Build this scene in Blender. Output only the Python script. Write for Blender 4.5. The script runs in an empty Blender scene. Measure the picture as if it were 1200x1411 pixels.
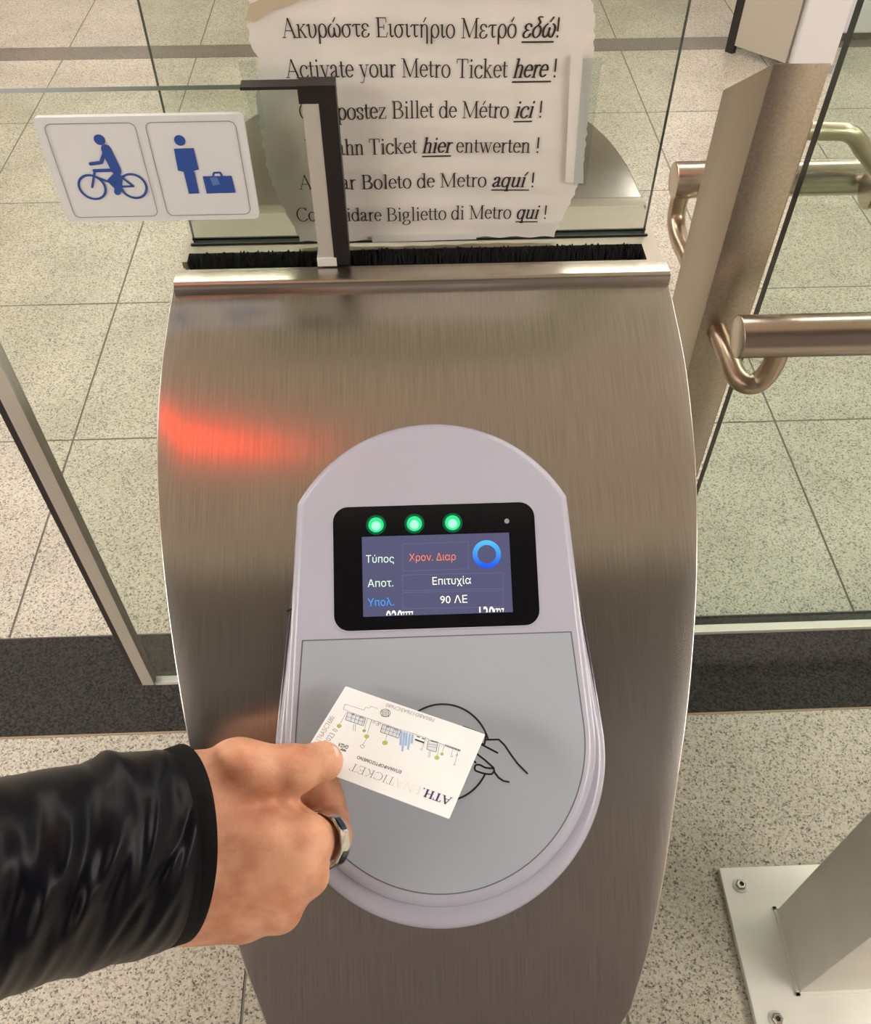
import bpy, bmesh, math, random
import numpy as np
from mathutils import Vector, Matrix
random.seed(7)
np.random.seed(7)
S = bpy.context.scene
COL = S.collection
PI = math.pi

# ------------------------------------------------------------------ camera
H = 1.41                                  # height of the phone above the floor
PITCH, YAW, FPX = math.radians(49.4), math.radians(2.2), 1222.0
CX, CY = 600.0, 705.5
cam = bpy.data.cameras.new('camera')
cam_o = bpy.data.objects.new('camera', cam)
COL.objects.link(cam_o)
cam_o.location = (0, 0, H)
cam_o.rotation_euler = (PI / 2 - PITCH, 0, -YAW)
cam.sensor_fit = 'VERTICAL'
cam.sensor_height = 24.0
cam.lens = FPX / 1411.0 * 24.0
cam.clip_start = 0.02
S.camera = cam_o

# ------------------------------------------------------------------ world, exposure
wd = bpy.data.worlds.new('World')
S.world = wd
wd.use_nodes = True
wd.node_tree.nodes['Background'].inputs[0].default_value = (1.0, 0.91, 0.82, 1)
wd.node_tree.nodes['Background'].inputs[1].default_value = 0.55
S.view_settings.view_transform = 'Standard'
S.view_settings.look = 'None'
S.view_settings.gamma = 1.0
S.view_settings.use_curve_mapping = False
S.view_settings.exposure = 0.0
try:
    S.cycles.use_denoising = True
    S.cycles.max_bounces = 10
    S.cycles.transparent_max_bounces = 24
    S.cycles.caustics_reflective = False
    S.cycles.caustics_refractive = False
    S.cycles.sample_clamp_indirect = 6.0
except Exception:
    pass
LAMP = 16.0           # strength of the ceiling fittings
LIGHTS = [(-2.3, 2.6, 0.4, 3.6), (2.3, 2.6, 0.4, 3.6), (-2.3, 6.5, 0.4, 3.6), (2.3, 6.5, 0.4, 3.6), (0.2, 2.3, 2.4, 0.3), (-4.4, 1.2, 0.4, 3.6), (4.4, 1.2, 0.4, 3.6), (-3.3, -1.5, 1.3, 2.6), (3.3, -1.5, 1.3, 2.6)]

# ------------------------------------------------------------------ view rays (used to read real positions off the photo)
_c, _s = math.cos(PITCH), math.sin(PITCH)
RT = np.array([math.cos(YAW), -math.sin(YAW), 0.0])
FH = np.array([math.sin(YAW), math.cos(YAW), 0.0])
FW = FH * _c + np.array([0, 0, -_s])
UPV = FH * _s + np.array([0, 0, _c])
EYE = np.array([0, 0, H])
def ray(px, py):
    return FW + RT * (px - CX) / FPX - UPV * (py - CY) / FPX
def hit(px, py, p0, n):
    d = ray(px, py)
    p0 = np.asarray(p0, float); n = np.asarray(n, float)
    return EYE + d * (np.dot(p0 - EYE, n) / np.dot(d, n))
def atY(px, py, y): return hit(px, py, (0, y, 0), (0, 1, 0))
def atZ(px, py, z): return hit(px, py, (0, 0, z), (0, 0, 1))

# ------------------------------------------------------------------ materials
def mat(name):
    m = bpy.data.materials.new(name)
    m.use_nodes = True
    nt = m.node_tree
    b = nt.nodes['Principled BSDF']
    return m, nt, b
def simple(name, col, rough=0.5, metal=0.0, spec=0.5, emit=None, es=0.0, bump=None, var=None, coat=0.0, sheen=0.0):
    m, nt, b = mat(name)
    b.inputs['Base Color'].default_value = (*col, 1)
    b.inputs['Roughness'].default_value = rough
    b.inputs['Metallic'].default_value = metal
    b.inputs['Specular IOR Level'].default_value = spec
    b.inputs['Coat Weight'].default_value = coat
    b.inputs['Sheen Weight'].default_value = sheen
    if emit:
        b.inputs['Emission Color'].default_value = (*emit, 1)
        b.inputs['Emission Strength'].default_value = es
    if bump or var:
        tc = nt.nodes.new('ShaderNodeTexCoord')
    if bump:
        n = nt.nodes.new('ShaderNodeTexNoise'); n.inputs['Scale'].default_value = bump[0]; n.inputs['Detail'].default_value = 6
        bp = nt.nodes.new('ShaderNodeBump'); bp.inputs['Strength'].default_value = bump[1]; bp.inputs['Distance'].default_value = bump[2]
        nt.links.new(tc.outputs['Object'], n.inputs['Vector'])
        nt.links.new(n.outputs['Fac'], bp.inputs['Height']); nt.links.new(bp.outputs[0], b.inputs['Normal'])
    if var:
        n = nt.nodes.new('ShaderNodeTexNoise'); n.inputs['Scale'].default_value = var[0]; n.inputs['Detail'].default_value = 5
        r = nt.nodes.new('ShaderNodeValToRGB')
        r.color_ramp.elements[0].position = 0.3; r.color_ramp.elements[1].position = 0.7
        r.color_ramp.elements[0].color = (*[c * (1 - var[1]) for c in col], 1)
        r.color_ramp.elements[1].color = (*[min(1, c * (1 + var[1])) for c in col], 1)
        nt.links.new(tc.outputs['Object'], n.inputs['Vector'])
        nt.links.new(n.outputs['Fac'], r.inputs[0]); nt.links.new(r.outputs[0], b.inputs['Base Color'])
    return m

def granite(name, light, mid, dark, scale=260, pos=(0.1, 0.4, 0.8), rough=0.35, spec=0.4):
    m, nt, b = mat(name)
    tc = nt.nodes.new('ShaderNodeTexCoord')
    n0 = nt.nodes.new('ShaderNodeTexNoise'); n0.inputs['Scale'].default_value = scale * 1.3; n0.inputs['Detail'].default_value = 2
    ad = nt.nodes.new('ShaderNodeVectorMath'); ad.operation = 'MULTIPLY_ADD'; ad.inputs[1].default_value = (0.006, 0.006, 0.006)
    n1 = nt.nodes.new('ShaderNodeTexVoronoi'); n1.inputs['Scale'].default_value = scale
    sp_ = nt.nodes.new('ShaderNodeSeparateColor')
    nt.links.new(tc.outputs['Object'], n0.inputs['Vector']); nt.links.new(n0.outputs['Color'], ad.inputs[0]); nt.links.new(tc.outputs['Object'], ad.inputs[2])
    nt.links.new(ad.outputs[0], n1.inputs['Vector']); nt.links.new(n1.outputs['Color'], sp_.inputs[0])
    r1 = nt.nodes.new('ShaderNodeValToRGB')
    e = r1.color_ramp.elements
    e[0].position = pos[0]; e[0].color = (*dark, 1)
    e[1].position = pos[2]; e[1].color = (*light, 1)
    k = e.new(pos[1]); k.color = (*mid, 1)
    n2 = nt.nodes.new('ShaderNodeTexNoise'); n2.inputs['Scale'].default_value = 5; n2.inputs['Detail'].default_value = 4
    r2 = nt.nodes.new('ShaderNodeValToRGB')
    r2.color_ramp.elements[0].position = 0.3; r2.color_ramp.elements[0].color = (0.80, 0.80, 0.78, 1)
    r2.color_ramp.elements[1].position = 0.7; r2.color_ramp.elements[1].color = (1, 1, 1, 1)
    mx = nt.nodes.new('ShaderNodeMix'); mx.data_type = 'RGBA'; mx.blend_type = 'MULTIPLY'; mx.inputs[0].default_value = 1
    nt.links.new(tc.outputs['Object'], n2.inputs['Vector'])
    nt.links.new(sp_.outputs[0], r1.inputs[0]); nt.links.new(n2.outputs['Fac'], r2.inputs[0])
    nt.links.new(r1.outputs[0], mx.inputs[6]); nt.links.new(r2.outputs[0], mx.inputs[7])
    nt.links.new(mx.outputs[2], b.inputs['Base Color'])
    b.inputs['Roughness'].default_value = rough
    b.inputs['Specular IOR Level'].default_value = spec
    return m

def steel(name, col=(0.60, 0.56, 0.52), rough=0.30, aniso=0.7, uv=True, grain=(900, 12)):
    """brushed stainless steel; grain runs along V of the UV map"""
    m, nt, b = mat(name)
    b.inputs['Metallic'].default_value = 1
    b.inputs['Roughness'].default_value = rough
    b.inputs['Anisotropic'].default_value = aniso
    tc = nt.nodes.new('ShaderNodeTexCoord')
    mp = nt.nodes.new('ShaderNodeMapping'); mp.inputs['Scale'].default_value = (grain[0], grain[1], grain[1])
    n = nt.nodes.new('ShaderNodeTexNoise'); n.inputs['Scale'].default_value = 1; n.inputs['Detail'].default_value = 3
    n2 = nt.nodes.new('ShaderNodeTexNoise'); n2.inputs['Scale'].default_value = 9; n2.inputs['Detail'].default_value = 5
    nt.links.new(tc.outputs['UV' if uv else 'Object'], mp.inputs['Vector'])
    nt.links.new(mp.outputs[0], n.inputs['Vector']); nt.links.new(tc.outputs['Object'], n2.inputs['Vector'])
    r = nt.nodes.new('ShaderNodeValToRGB')
    r.color_ramp.elements[0].position = 0.3; r.color_ramp.elements[1].position = 0.7
    r.color_ramp.elements[0].color = (*[c * 0.86 for c in col], 1); r.color_ramp.elements[1].color = (*[min(1, c * 1.08) for c in col], 1)
    nt.links.new(n.outputs['Fac'], r.inputs[0]); nt.links.new(r.outputs[0], b.inputs['Base Color'])
    if uv:
        t = nt.nodes.new('ShaderNodeTangent'); t.direction_type = 'UV_MAP'
        nt.links.new(t.outputs[0], b.inputs['Tangent'])
    else:
        b.inputs['Anisotropic'].default_value = 0
    return m

def glass(name, tint=(0.925, 0.95, 0.92), k=1.0):
    m = bpy.data.materials.new(name); m.use_nodes = True
    nt = m.node_tree; nt.nodes.clear()
    out = nt.nodes.new('ShaderNodeOutputMaterial')
    mx = nt.nodes.new('ShaderNodeMixShader')
    tr = nt.nodes.new('ShaderNodeBsdfTransparent'); tr.inputs[0].default_value = (*tint, 1)
    gl = nt.nodes.new('ShaderNodeBsdfGlossy'); gl.inputs['Roughness'].default_value = 0.02
    lw = nt.nodes.new('ShaderNodeLayerWeight'); lw.inputs[0].default_value = 0.5
    pw = nt.nodes.new('ShaderNodeMath'); pw.operation = 'POWER'; pw.inputs[1].default_value = 5.0
    ma = nt.nodes.new('ShaderNodeMath'); ma.operation = 'MULTIPLY_ADD'; ma.inputs[1].default_value = 0.9; ma.inputs[2].default_value = 0.035
    nt.links.new(lw.outputs['Facing'], pw.inputs[0]); nt.links.new(pw.outputs[0], ma.inputs[0])
    nt.links.new(ma.outputs[0], mx.inputs[0]); nt.links.new(tr.outputs[0], mx.inputs[1]); nt.links.new(gl.outputs[0], mx.inputs[2])
    nt.links.new(mx.outputs[0], out.inputs[0])
    return m

M = {}
M['granite'] = granite('granite_floor', (0.53, 0.475, 0.39), (0.37, 0.33, 0.268), (0.09, 0.08, 0.066), scale=400, pos=(0.05, 0.26, 0.72))
M['grout'] = simple('floor_joint', (0.16, 0.145, 0.12), 0.8)
M['granite_dark'] = granite('dark_granite', (0.045, 0.040, 0.036), (0.022, 0.020, 0.018), (0.010, 0.009, 0.009), scale=330, rough=0.5, spec=0.12)
M['granite_brown'] = granite('brown_granite', (0.20, 0.17, 0.135), (0.16, 0.135, 0.11), (0.10, 0.085, 0.07), scale=330, rough=0.4)
M['brass'] = simple('joint_strip', (0.22, 0.16, 0.10), 0.5, 0.6)
M['steel'] = steel('brushed_steel', col=(0.54, 0.505, 0.475), rough=0.22, aniso=0.55, grain=(1500, 25))
M['steel_edge'] = simple('satin_steel_head', (0.42, 0.38, 0.32), 0.36, 1.0)
M['lip'] = simple('polished_steel_fold', (0.60, 0.55, 0.48), 0.27, 1.0)
M['steel_body'] = simple('satin_steel', (0.45, 0.43, 0.41), 0.4, 1.0)
M['steel_post'] = steel('post_steel', col=(0.44, 0.385, 0.31), rough=0.36, uv=False, grain=(500, 500))
M['tube'] = simple('satin_tube', (0.60, 0.52, 0.44), 0.27, 1.0)
M['bracket'] = simple('bracket_steel', (0.50, 0.40, 0.30), 0.30, 1.0)
M['black'] = simple('black_plastic', (0.012, 0.010, 0.010), 0.45)
M['brush'] = simple('black_bristles', (0.008, 0.008, 0.009), 0.8)
M['alu'] = simple('anodised_profile', (0.62, 0.58, 0.52), 0.45, 0.3)
M['alu_white'] = simple('white_pad', (0.80, 0.78, 0.74), 0.5)
M['glass'] = glass('clear_glass')
M['glass_green'] = glass('green_glass', (0.86, 0.925, 0.88))
M['glass_edge'] = simple('glass_edge_green', (0.008, 0.022, 0.018), 0.3, 0, 0.25)
M['glass_edge_light'] = simple('glass_edge_pale', (0.06, 0.08, 0.065), 0.3, 0, 0.3)
M['paper'] = simple('white_paper', (0.86, 0.81, 0.76), 0.75, spec=0.2, var=(30, 0.035))
M['ink'] = simple('black_ink', (0.045, 0.038, 0.036), 0.7, spec=0.2)
M['tape'] = glass('clear_tape', (0.93, 0.96, 0.96))
M['tape_old'] = simple('aged_tape', (0.62, 0.52, 0.36), 0.35)
M['sign'] = simple('white_enamel', (0.80, 0.81, 0.83), 0.35)
M['sign_grey'] = simple('sign_line', (0.30, 0.30, 0.34), 0.5)
M['sign_blue'] = simple('sign_blue', (0.028, 0.085, 0.36), 0.45)
M['sign_pale'] = simple('sign_pale_blue', (0.13, 0.22, 0.52), 0.45)
M['housing'] = simple('grey_plastic', (0.435, 0.435, 0.525), 0.22, spec=0.5)
M['pad'] = simple('pad_plastic', (0.375, 0.41, 0.465), 0.28, spec=0.5)
M['groove'] = simple('groove_line', (0.13, 0.13, 0.14), 0.6)
M['dirt'] = simple('sealant', (0.55, 0.50, 0.43), 0.5)
M['bezel'] = simple('black_gloss', (0.004, 0.004, 0.006), 0.12, spec=0.5)
M['lcd'] = simple('display_glass', (0.01, 0.01, 0.015), 0.12, emit=(0.095, 0.095, 0.185), es=1.0)
M['lcd_line'] = simple('display_line', (0.01, 0.01, 0.015), 0.2, emit=(0.16, 0.16, 0.30), es=1.0)
M['t_white'] = simple('display_white', (0, 0, 0), 0.3, emit=(1.0, 0.96, 0.80), es=1.3)
M['t_green'] = simple('display_green', (0, 0, 0), 0.3, emit=(0.75, 1.0, 0.72), es=1.15)
M['t_red'] = simple('display_red', (0, 0, 0), 0.3, emit=(1.0, 0.24, 0.12), es=1.1)
M['t_blue'] = simple('display_blue', (0, 0, 0), 0.3, emit=(0.05, 0.38, 1.0), es=1.1)
M['led'] = simple('green_led', (0, 0, 0), 0.3, emit=(0.02, 0.75, 0.25), es=1.2)
M['led_core'] = simple('green_led_core', (0, 0, 0), 0.3, emit=(0.42, 1.0, 0.66), es=1.15)
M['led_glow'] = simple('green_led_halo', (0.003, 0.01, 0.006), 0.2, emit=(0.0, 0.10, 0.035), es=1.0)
M['sensor'] = simple('sensor_dot', (0.30, 0.30, 0.33), 0.5)
M['line_black'] = simple('printed_black', (0.008, 0.008, 0.009), 0.5)
M['card'] = simple('card_white', (0.76, 0.755, 0.765), 0.45, spec=0.35)
M['c_navy'] = simple('card_navy', (0.02, 0.022, 0.12), 0.5)
M['c_dark'] = simple('card_dark', (0.08, 0.08, 0.09), 0.5)
M['c_grey'] = simple('card_grey', (0.34, 0.34, 0.36), 0.5)
M['c_pale'] = simple('card_pale', (0.60, 0.60, 0.62), 0.5)
M['c_blue'] = simple('card_blue', (0.28, 0.43, 0.68), 0.5)
M['c_bldg'] = simple('card_wash', (0.62, 0.66, 0.72), 0.5)
M['c_green'] = simple('card_green', (0.45, 0.60, 0.05), 0.5)
M['white_paint'] = simple('white_paint', (0.74, 0.72, 0.66), 0.38, bump=(60, 0.08, 0.002), var=(12, 0.05))
M['bolt'] = simple('zinc_bolt', (0.42, 0.39, 0.34), 0.35, 1.0)
M['bolt_hole'] = simple('bolt_dark', (0.05, 0.045, 0.04), 0.6)
M['wall'] = simple('white_panel', (0.62, 0.60, 0.62), 0.5)
M['wall_warm'] = simple('warm_wall', (0.55, 0.49, 0.42), 0.6)
M['ceiling'] = simple('ceiling_panel', (0.78, 0.745, 0.68), 0.6)
M['beige_panel'] = simple('beige_panel', (0.44, 0.40, 0.33), 0.45)
M['lamp'] = simple('lamp_diffuser', (0.8, 0.8, 0.8), 0.5, emit=(1.0, 0.945, 0.87), es=LAMP)
M['red_lamp'] = simple('red_lamp', (0.3, 0.02, 0.01), 0.4, emit=(1.0, 0.055, 0.018), es=13.0)

# ------------------------------------------------------------------ mesh building
class MB:
    def __init__(self, n=None):
        self.n = n; self.k = 0
        self.v = []; self.f = []; self.m = []; self.uv = {}
    def add(self, vs, fs, mi=0):
        b = len(self.v)
        self.k += 1
        if self.n is not None:
            e = 5e-6 * (self.k % 40)
            vs = [(p[0] + self.n[0] * e, p[1] + self.n[1] * e, p[2] + self.n[2] * e) for p in vs]
        self.v += [tuple(map(float, p)) for p in vs]
        for f in fs:
            self.f.append(tuple(b + i for i in f)); self.m.append(mi)
        return b
    def box(self, lo, hi, mi=0, bev=0.0, faces=None):
        (x0, y0, z0), (x1, y1, z1) = lo, hi
        if bev > 0:
            bm = bmesh.new()
            bmesh.ops.create_cube(bm, size=1)
            for v in bm.verts:
                v.co = Vector(((x0 + x1) / 2 + v.co.x * (x1 - x0), (y0 + y1) / 2 + v.co.y * (y1 - y0), (z0 + z1) / 2 + v.co.z * (z1 - z0)))
            bmesh.ops.bevel(bm, geom=bm.edges[:], offset=bev, segments=2, profile=0.5, affect='EDGES')
            bm.verts.index_update()
            self.add([v.co[:] for v in bm.verts], [[v.index for v in f.verts] for f in bm.faces], mi)
            bm.free(); return
        vs = [(x0, y0, z0), (x1, y0, z0), (x1, y1, z0), (x0, y1, z0), (x0, y0, z1), (x1, y0, z1), (x1, y1, z1), (x0, y1, z1)]
        fs = [(0, 3, 2, 1), (4, 5, 6, 7), (0, 1, 5, 4), (1, 2, 6, 5), (2, 3, 7, 6), (3, 0, 4, 7)]
        if faces is None: self.add(vs, fs, mi)
        else:
            b = len(self.v); self.add(vs, [], mi)
            for f, k in zip(fs, faces):
                self.f.append(tuple(b + i for i in f)); self.m.append(k)
    def loft(self, rings, closed=True, cap0=False, cap1=False, mi=0):
        n = len(rings[0]); b = len(self.v)
        for r in rings: self.v += [tuple(map(float, p)) for p in r]
        for i in range(len(rings) - 1):
            for j in range(n if closed else n - 1):
                k = (j + 1) % n
                self.f.append((b + i * n + j, b + i * n + k, b + (i + 1) * n + k, b + (i + 1) * n + j)); self.m.append(mi)
        if cap0: self.f.append(tuple(b + j for j in reversed(range(n)))); self.m.append(mi)
        if cap1: self.f.append(tuple(b + (len(rings) - 1) * n + j for j in range(n))); self.m.append(mi)
    def tube(self, pts, r, seg=20, caps=True, mi=0):
        pts = [Vector(p) for p in pts]
        if not hasattr(r, '__len__'): r = [r] * len(pts)
        rings = []; nrm = None
        for i, p in enumerate(pts):
            t = (pts[min(i + 1, len(pts) - 1)] - pts[max(i - 1, 0)]).normalized()
            if nrm is None:
                a = Vector((0, 0, 1)) if abs(t.z) < 0.9 else Vector((1, 0, 0))
                nrm = t.cross(a).normalized()
            nrm = (nrm - t * nrm.dot(t)).normalized(); bi = t.cross(nrm)
            rings.append([p + (nrm * math.cos(a) + bi * math.sin(a)) * r[i] for a in [2 * PI * k / seg for k in range(seg)]])
        self.loft(rings, True, caps, caps, mi)
    def prism(self, out0, out1, mi=0, mi_side=None):
        n = len(out0); b = self.add(list(out0) + list(out1), [], mi)
        self.f.append(tuple(b + j for j in reversed(range(n)))); self.m.append(mi)
        self.f.append(tuple(b + n + j for j in range(n))); self.m.append(mi)
        for j in range(n):
            k = (j + 1) % n
            self.f.append((b + j, b + k, b + n + k, b + n + j)); self.m.append(mi if mi_side is None else mi_side)

ORG = {}
def empty(name, loc, label, cat, group=None):
    o = bpy.data.objects.new(name, None); COL.objects.link(o)
    o.location = loc; o.empty_display_size = 0.05
    ORG[o.name] = Vector(loc)
    o['label'] = label; o['category'] = cat
    if group: o['group'] = group
    return o
def obj(name, mb, mats, parent=None, smooth=None, label=None, uv=None):
    """one mesh object; smooth = angle in degrees"""
    me = bpy.data.meshes.new(name)
    org = ORG[parent.name] if parent else Vector((0, 0, 0))
    me.from_pydata([(p[0] - org.x, p[1] - org.y, p[2] - org.z) for p in mb.v], [], mb.f)
    if not isinstance(mats, (list, tuple)): mats = [mats]
    for m in mats: me.materials.append(M[m] if isinstance(m, str) else m)
    me.polygons.foreach_set('material_index', mb.m)
    bm = bmesh.new(); bm.from_mesh(me)
    bmesh.ops.recalc_face_normals(bm, faces=bm.faces)
    bm.to_mesh(me); bm.free()
    if uv is not None:
        l = me.uv_layers.new(name='UVMap')
        for lp in me.loops: l.data[lp.index].uv = uv[lp.vertex_index]
    if smooth is not None:
        me.polygons.foreach_set('use_smooth', [True] * len(me.polygons))
        me.set_sharp_from_angle(angle=math.radians(smooth))
    me.update()
    o = bpy.data.objects.new(name, me); COL.objects.link(o)
    if parent: o.parent = parent
    ORG[o.name] = org
    if label: o['label'] = label
    return o
def tag(o, label, cat, group=None):
    o['label'] = label; o['category'] = cat
    if group: o['group'] = group
    return o
def struct(name, mb, mats, **k):
    o = obj(name, mb, mats, **k); o['kind'] = 'structure'; return o

# flat artwork: ribbons, discs, polygons laid on a mapped surface  f(x, y) -> 3D point
def ribbon(mb, pts, w, f, mi=0, closed=False, cap=True):
    pts = [Vector((p[0], p[1])) for p in pts]
    n = len(pts)
    for i in range(n if closed else n - 1):
        a, b = pts[i], pts[(i + 1) % n]
        d = b - a
        if d.length < 1e-9: continue
        q = Vector((-d.y, d.x)).normalized() * w / 2
        mb.add([f(*(a + q)), f(*(a - q)), f(*(b - q)), f(*(b + q))], [(0, 1, 2, 3)], mi)
    if cap:
        for p in pts: disc(mb, p, w / 2, f, mi, 8)
def disc(mb, p, r, f, mi=0, seg=24):
    mb.add([f(p[0] + r * math.cos(2 * PI * k / seg), p[1] + r * math.sin(2 * PI * k / seg)) for k in range(seg)], [tuple(range(seg))], mi)
def annulus(mb, p, r0, r1, f, mi=0, seg=40):
    A = [2 * PI * k / seg for k in range(seg)]
    vs = [f(p[0] + r0 * math.cos(a), p[1] + r0 * math.sin(a)) for a in A] + [f(p[0] + r1 * math.cos(a), p[1] + r1 * math.sin(a)) for a in A]
    mb.add(vs, [(k, (k + 1) % seg, seg + (k + 1) % seg, seg + k) for k in range(seg)], mi)
def poly(mb, pts, f, mi=0):
    mb.add([f(*p) for p in pts], [tuple(range(len(pts)))], mi)
def arc(cx, cy, rx, ry, a0, a1, n=14):
    return [(cx + rx * math.cos(math.radians(a0 + (a1 - a0) * k / n)), cy + ry * math.sin(math.radians(a0 + (a1 - a0) * k / n))) for k in range(n + 1)]
def rrect(x0, y0, x1, y1, r, n=6):
    return arc(x1 - r, y1 - r, r, r, 0, 90, n) + arc(x0 + r, y1 - r, r, r, 90, 180, n) + arc(x0 + r, y0 + r, r, r, 180, 270, n) + arc(x1 - r, y0 + r, r, r, 270, 360, n)

def sans(mb, body, f, mi=0, width=None, height=None, bold=0.0):
    """plain lettering: outline of the built-in typeface scaled to a width; f maps metres along and above the baseline"""
    c = bpy.data.curves.new('lettering', 'FONT'); c.body = body; c.size = 1.0; c.resolution_u = 3
    c.offset = bold
    o = bpy.data.objects.new('lettering', c); COL.objects.link(o)
    dg = bpy.context.evaluated_depsgraph_get()
    dg.update()
    me = bpy.data.meshes.new_from_object(o.evaluated_get(dg))
    vs = np.array([v.co[:2] for v in me.vertices])
    fs = [tuple(p.vertices) for p in me.polygons]
    bpy.data.objects.remove(o); bpy.data.curves.remove(c); bpy.data.meshes.remove(me)
    if len(vs) == 0: return
    x0 = vs[:, 0].min(); wd_ = vs[:, 0].max() - x0
    sy = height / 0.73 if height else width / wd_
    sx = width / wd_ if width else sy
    mb.add([f((x - x0) * sx, y * sy) for x, y in vs], fs, mi)

# ------------------------------------------------------------------ a serif hand: strokes drawn with a broad nib
XH, CAP, ASC, DES = 0.45, 0.66, 0.68, -0.21
def sf(x, y, w=0.085): return ('t', [(x - w, y), (x + w, y)])
def ln(*p): return ('n', list(p))
def th(*p): return ('t', list(p))
def cv(*p): return ('n', list(p))
def bowl(cx, cy, rx, ry, a0=0, a1=360): return ('n', arc(cx, cy, rx, ry, a0, a1, 22))
def acute(x, y): return ('m', [(x, y), (x + 0.10, y + 0.14)])
dot = lambda x, y: ('d', [(x, y)])
def stem(x, y0, y1, s0=True, s1=True):
    r = [ln((x, y0), (x, y1))]
    if s0: r.append(sf(x, y0))
    if s1: r.append(('t', [(x - 0.09, y1 - 0.015), (x, y1)]))
    return r
def cstem(x, y0=0, y1=CAP): return [ln((x, y0), (x, y1)), sf(x, y0, 0.1), sf(x, y1, 0.1)]
G = {}
G[' '] = (0.25, [])
G['!'] = (0.30, [ln((0.15, 0.20), (0.15, 0.66)), dot(0.15, 0.02)])
G['-'] = (0.33, [('m', [(0.05, 0.22), (0.28, 0.22)])])
G['.'] = (0.24, [dot(0.12, 0.02)])
G['A'] = (0.70, [th((0.10, 0), (0.345, CAP)), ln((0.345, CAP), (0.61, 0)), th((0.19, 0.23), (0.51, 0.23)), sf(0.10, 0, 0.08), sf(0.61, 0, 0.1)])
G['B'] = (0.64, cstem(0.16) + [th((0.16, CAP), (0.32, CAP)), ('n', arc(0.32, 0.505, 0.19, 0.155, 90, -90)), th((0.16, 0.35), (0.34, 0.35)), ('n', arc(0.34, 0.175, 0.23, 0.175, 90, -90)), th((0.16, 0), (0.34, 0))])
G['C'] = (0.66, [('n', arc(0.37, 0.33, 0.31, 0.34, 42, 320, 26)), th((0.60, 0.56), (0.60, 0.70))])
G['E'] = (0.61, cstem(0.16) + [th((0.16, CAP), (0.52, CAP), (0.53, 0.52)), th((0.16, 0.34), (0.42, 0.34)), th((0.42, 0.26), (0.42, 0.42)), th((0.16, 0), (0.53, 0), (0.57, 0.15))])
G['M'] = (0.88, [th((0.13, 0), (0.13, CAP)), ln((0.13, CAP), (0.43, 0.02)), th((0.43, 0.02), (0.74, CAP)), ln((0.74, CAP), (0.74, 0)), sf(0.13, 0), sf(0.74, 0, 0.1), ('t', [(0.03, CAP), (0.14, CAP)]), ('t', [(0.74, CAP), (0.84, CAP)])])
G['N'] = (0.72, [th((0.13, 0), (0.13, CAP)), ln((0.13, CAP), (0.59, 0)), th((0.59, 0), (0.59, CAP)), sf(0.13, 0), sf(0.59, CAP), ('t', [(0.03, CAP), (0.14, CAP)])])
G['T'] = (0.61, [ln((0.305, 0), (0.305, CAP)), sf(0.305, 0, 0.1), th((0.04, 0.52), (0.05, CAP), (0.56, CAP), (0.57, 0.52))])
G['U'] = (0.72, [ln((0.17, CAP), (0.17, 0.22)), ('n', arc(0.365, 0.22, 0.195, 0.22, 180, 360)), th((0.56, 0.22), (0.56, CAP)), sf(0.17, CAP), sf(0.56, CAP)])
G['I'] = (0.33, cstem(0.165))
G['H'] = (0.72, cstem(0.16) + cstem(0.56) + [th((0.16, 0.34), (0.56, 0.34))])
G['K'] = (0.70, cstem(0.16) + [th((0.16, 0.28), (0.54, CAP)), ln((0.28, 0.38), (0.58, 0)), sf(0.54, CAP, 0.08), sf(0.60, 0, 0.08)])
G['a'] = (0.44, [('n', [(0.07, 0.33), (0.09, 0.42), (0.19, 0.46), (0.28, 0.42), (0.30, 0.33), (0.30, 0.08), (0.34, 0.01), (0.42, 0.05)]), ('n', [(0.30, 0.27), (0.14, 0.20), (0.06, 0.11), (0.09, 0.02), (0.17, 0.0), (0.30, 0.09)])])
G['c'] = (0.43, [('n', arc(0.24, 0.22, 0.19, 0.235, 45, 325, 20)), dot(0.36, 0.36)])
G['d'] = (0.50, [bowl(0.22, 0.22, 0.17, 0.235), ln((0.39, 0.0), (0.39, ASC)), th((0.28, 0.665), (0.39, ASC)), th((0.39, 0.0), (0.48, 0.02))])
G['e'] = (0.43, [('n', [(0.06, 0.26), (0.37, 0.26)] + arc(0.225, 0.235, 0.165, 0.225, 5, 320, 20))])
G['g'] = (0.49, [bowl(0.21, 0.30, 0.14, 0.155), th((0.33, 0.42), (0.46, 0.42)), ('n', [(0.13, 0.18), (0.08, 0.10), (0.14, 0.04), (0.34, 0.03), (0.43, -0.04), (0.40, -0.15), (0.25, -0.21), (0.08, -0.18), (0.05, -0.10), (0.15, 0.0)])])
G['h'] = (0.50, stem(0.12, 0, ASC) + [('n', [(0.12, 0.34), (0.20, 0.43), (0.29, 0.45), (0.37, 0.40), (0.385, 0.30), (0.385, 0)]), sf(0.385, 0)])
G['i'] = (0.27, stem(0.14, 0, XH) + [dot(0.135, 0.62)])
G['k'] = (0.50, stem(0.12, 0, ASC) + [th((0.12, 0.18), (0.38, XH)), ln((0.21, 0.26), (0.41, 0)), sf(0.36, XH, 0.07), sf(0.42, 0, 0.07)])
G['l'] = (0.27, stem(0.14, 0, ASC))
G['m'] = (0.77, stem(0.12, 0, XH) + [('n', [(0.12, 0.34), (0.20, 0.43), (0.28, 0.45), (0.36, 0.40), (0.385, 0.30), (0.385, 0)]), sf(0.385, 0), ('n', [(0.385, 0.34), (0.46, 0.43), (0.54, 0.45), (0.62, 0.40), (0.645, 0.30), (0.645, 0)]), sf(0.645, 0)])
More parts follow.
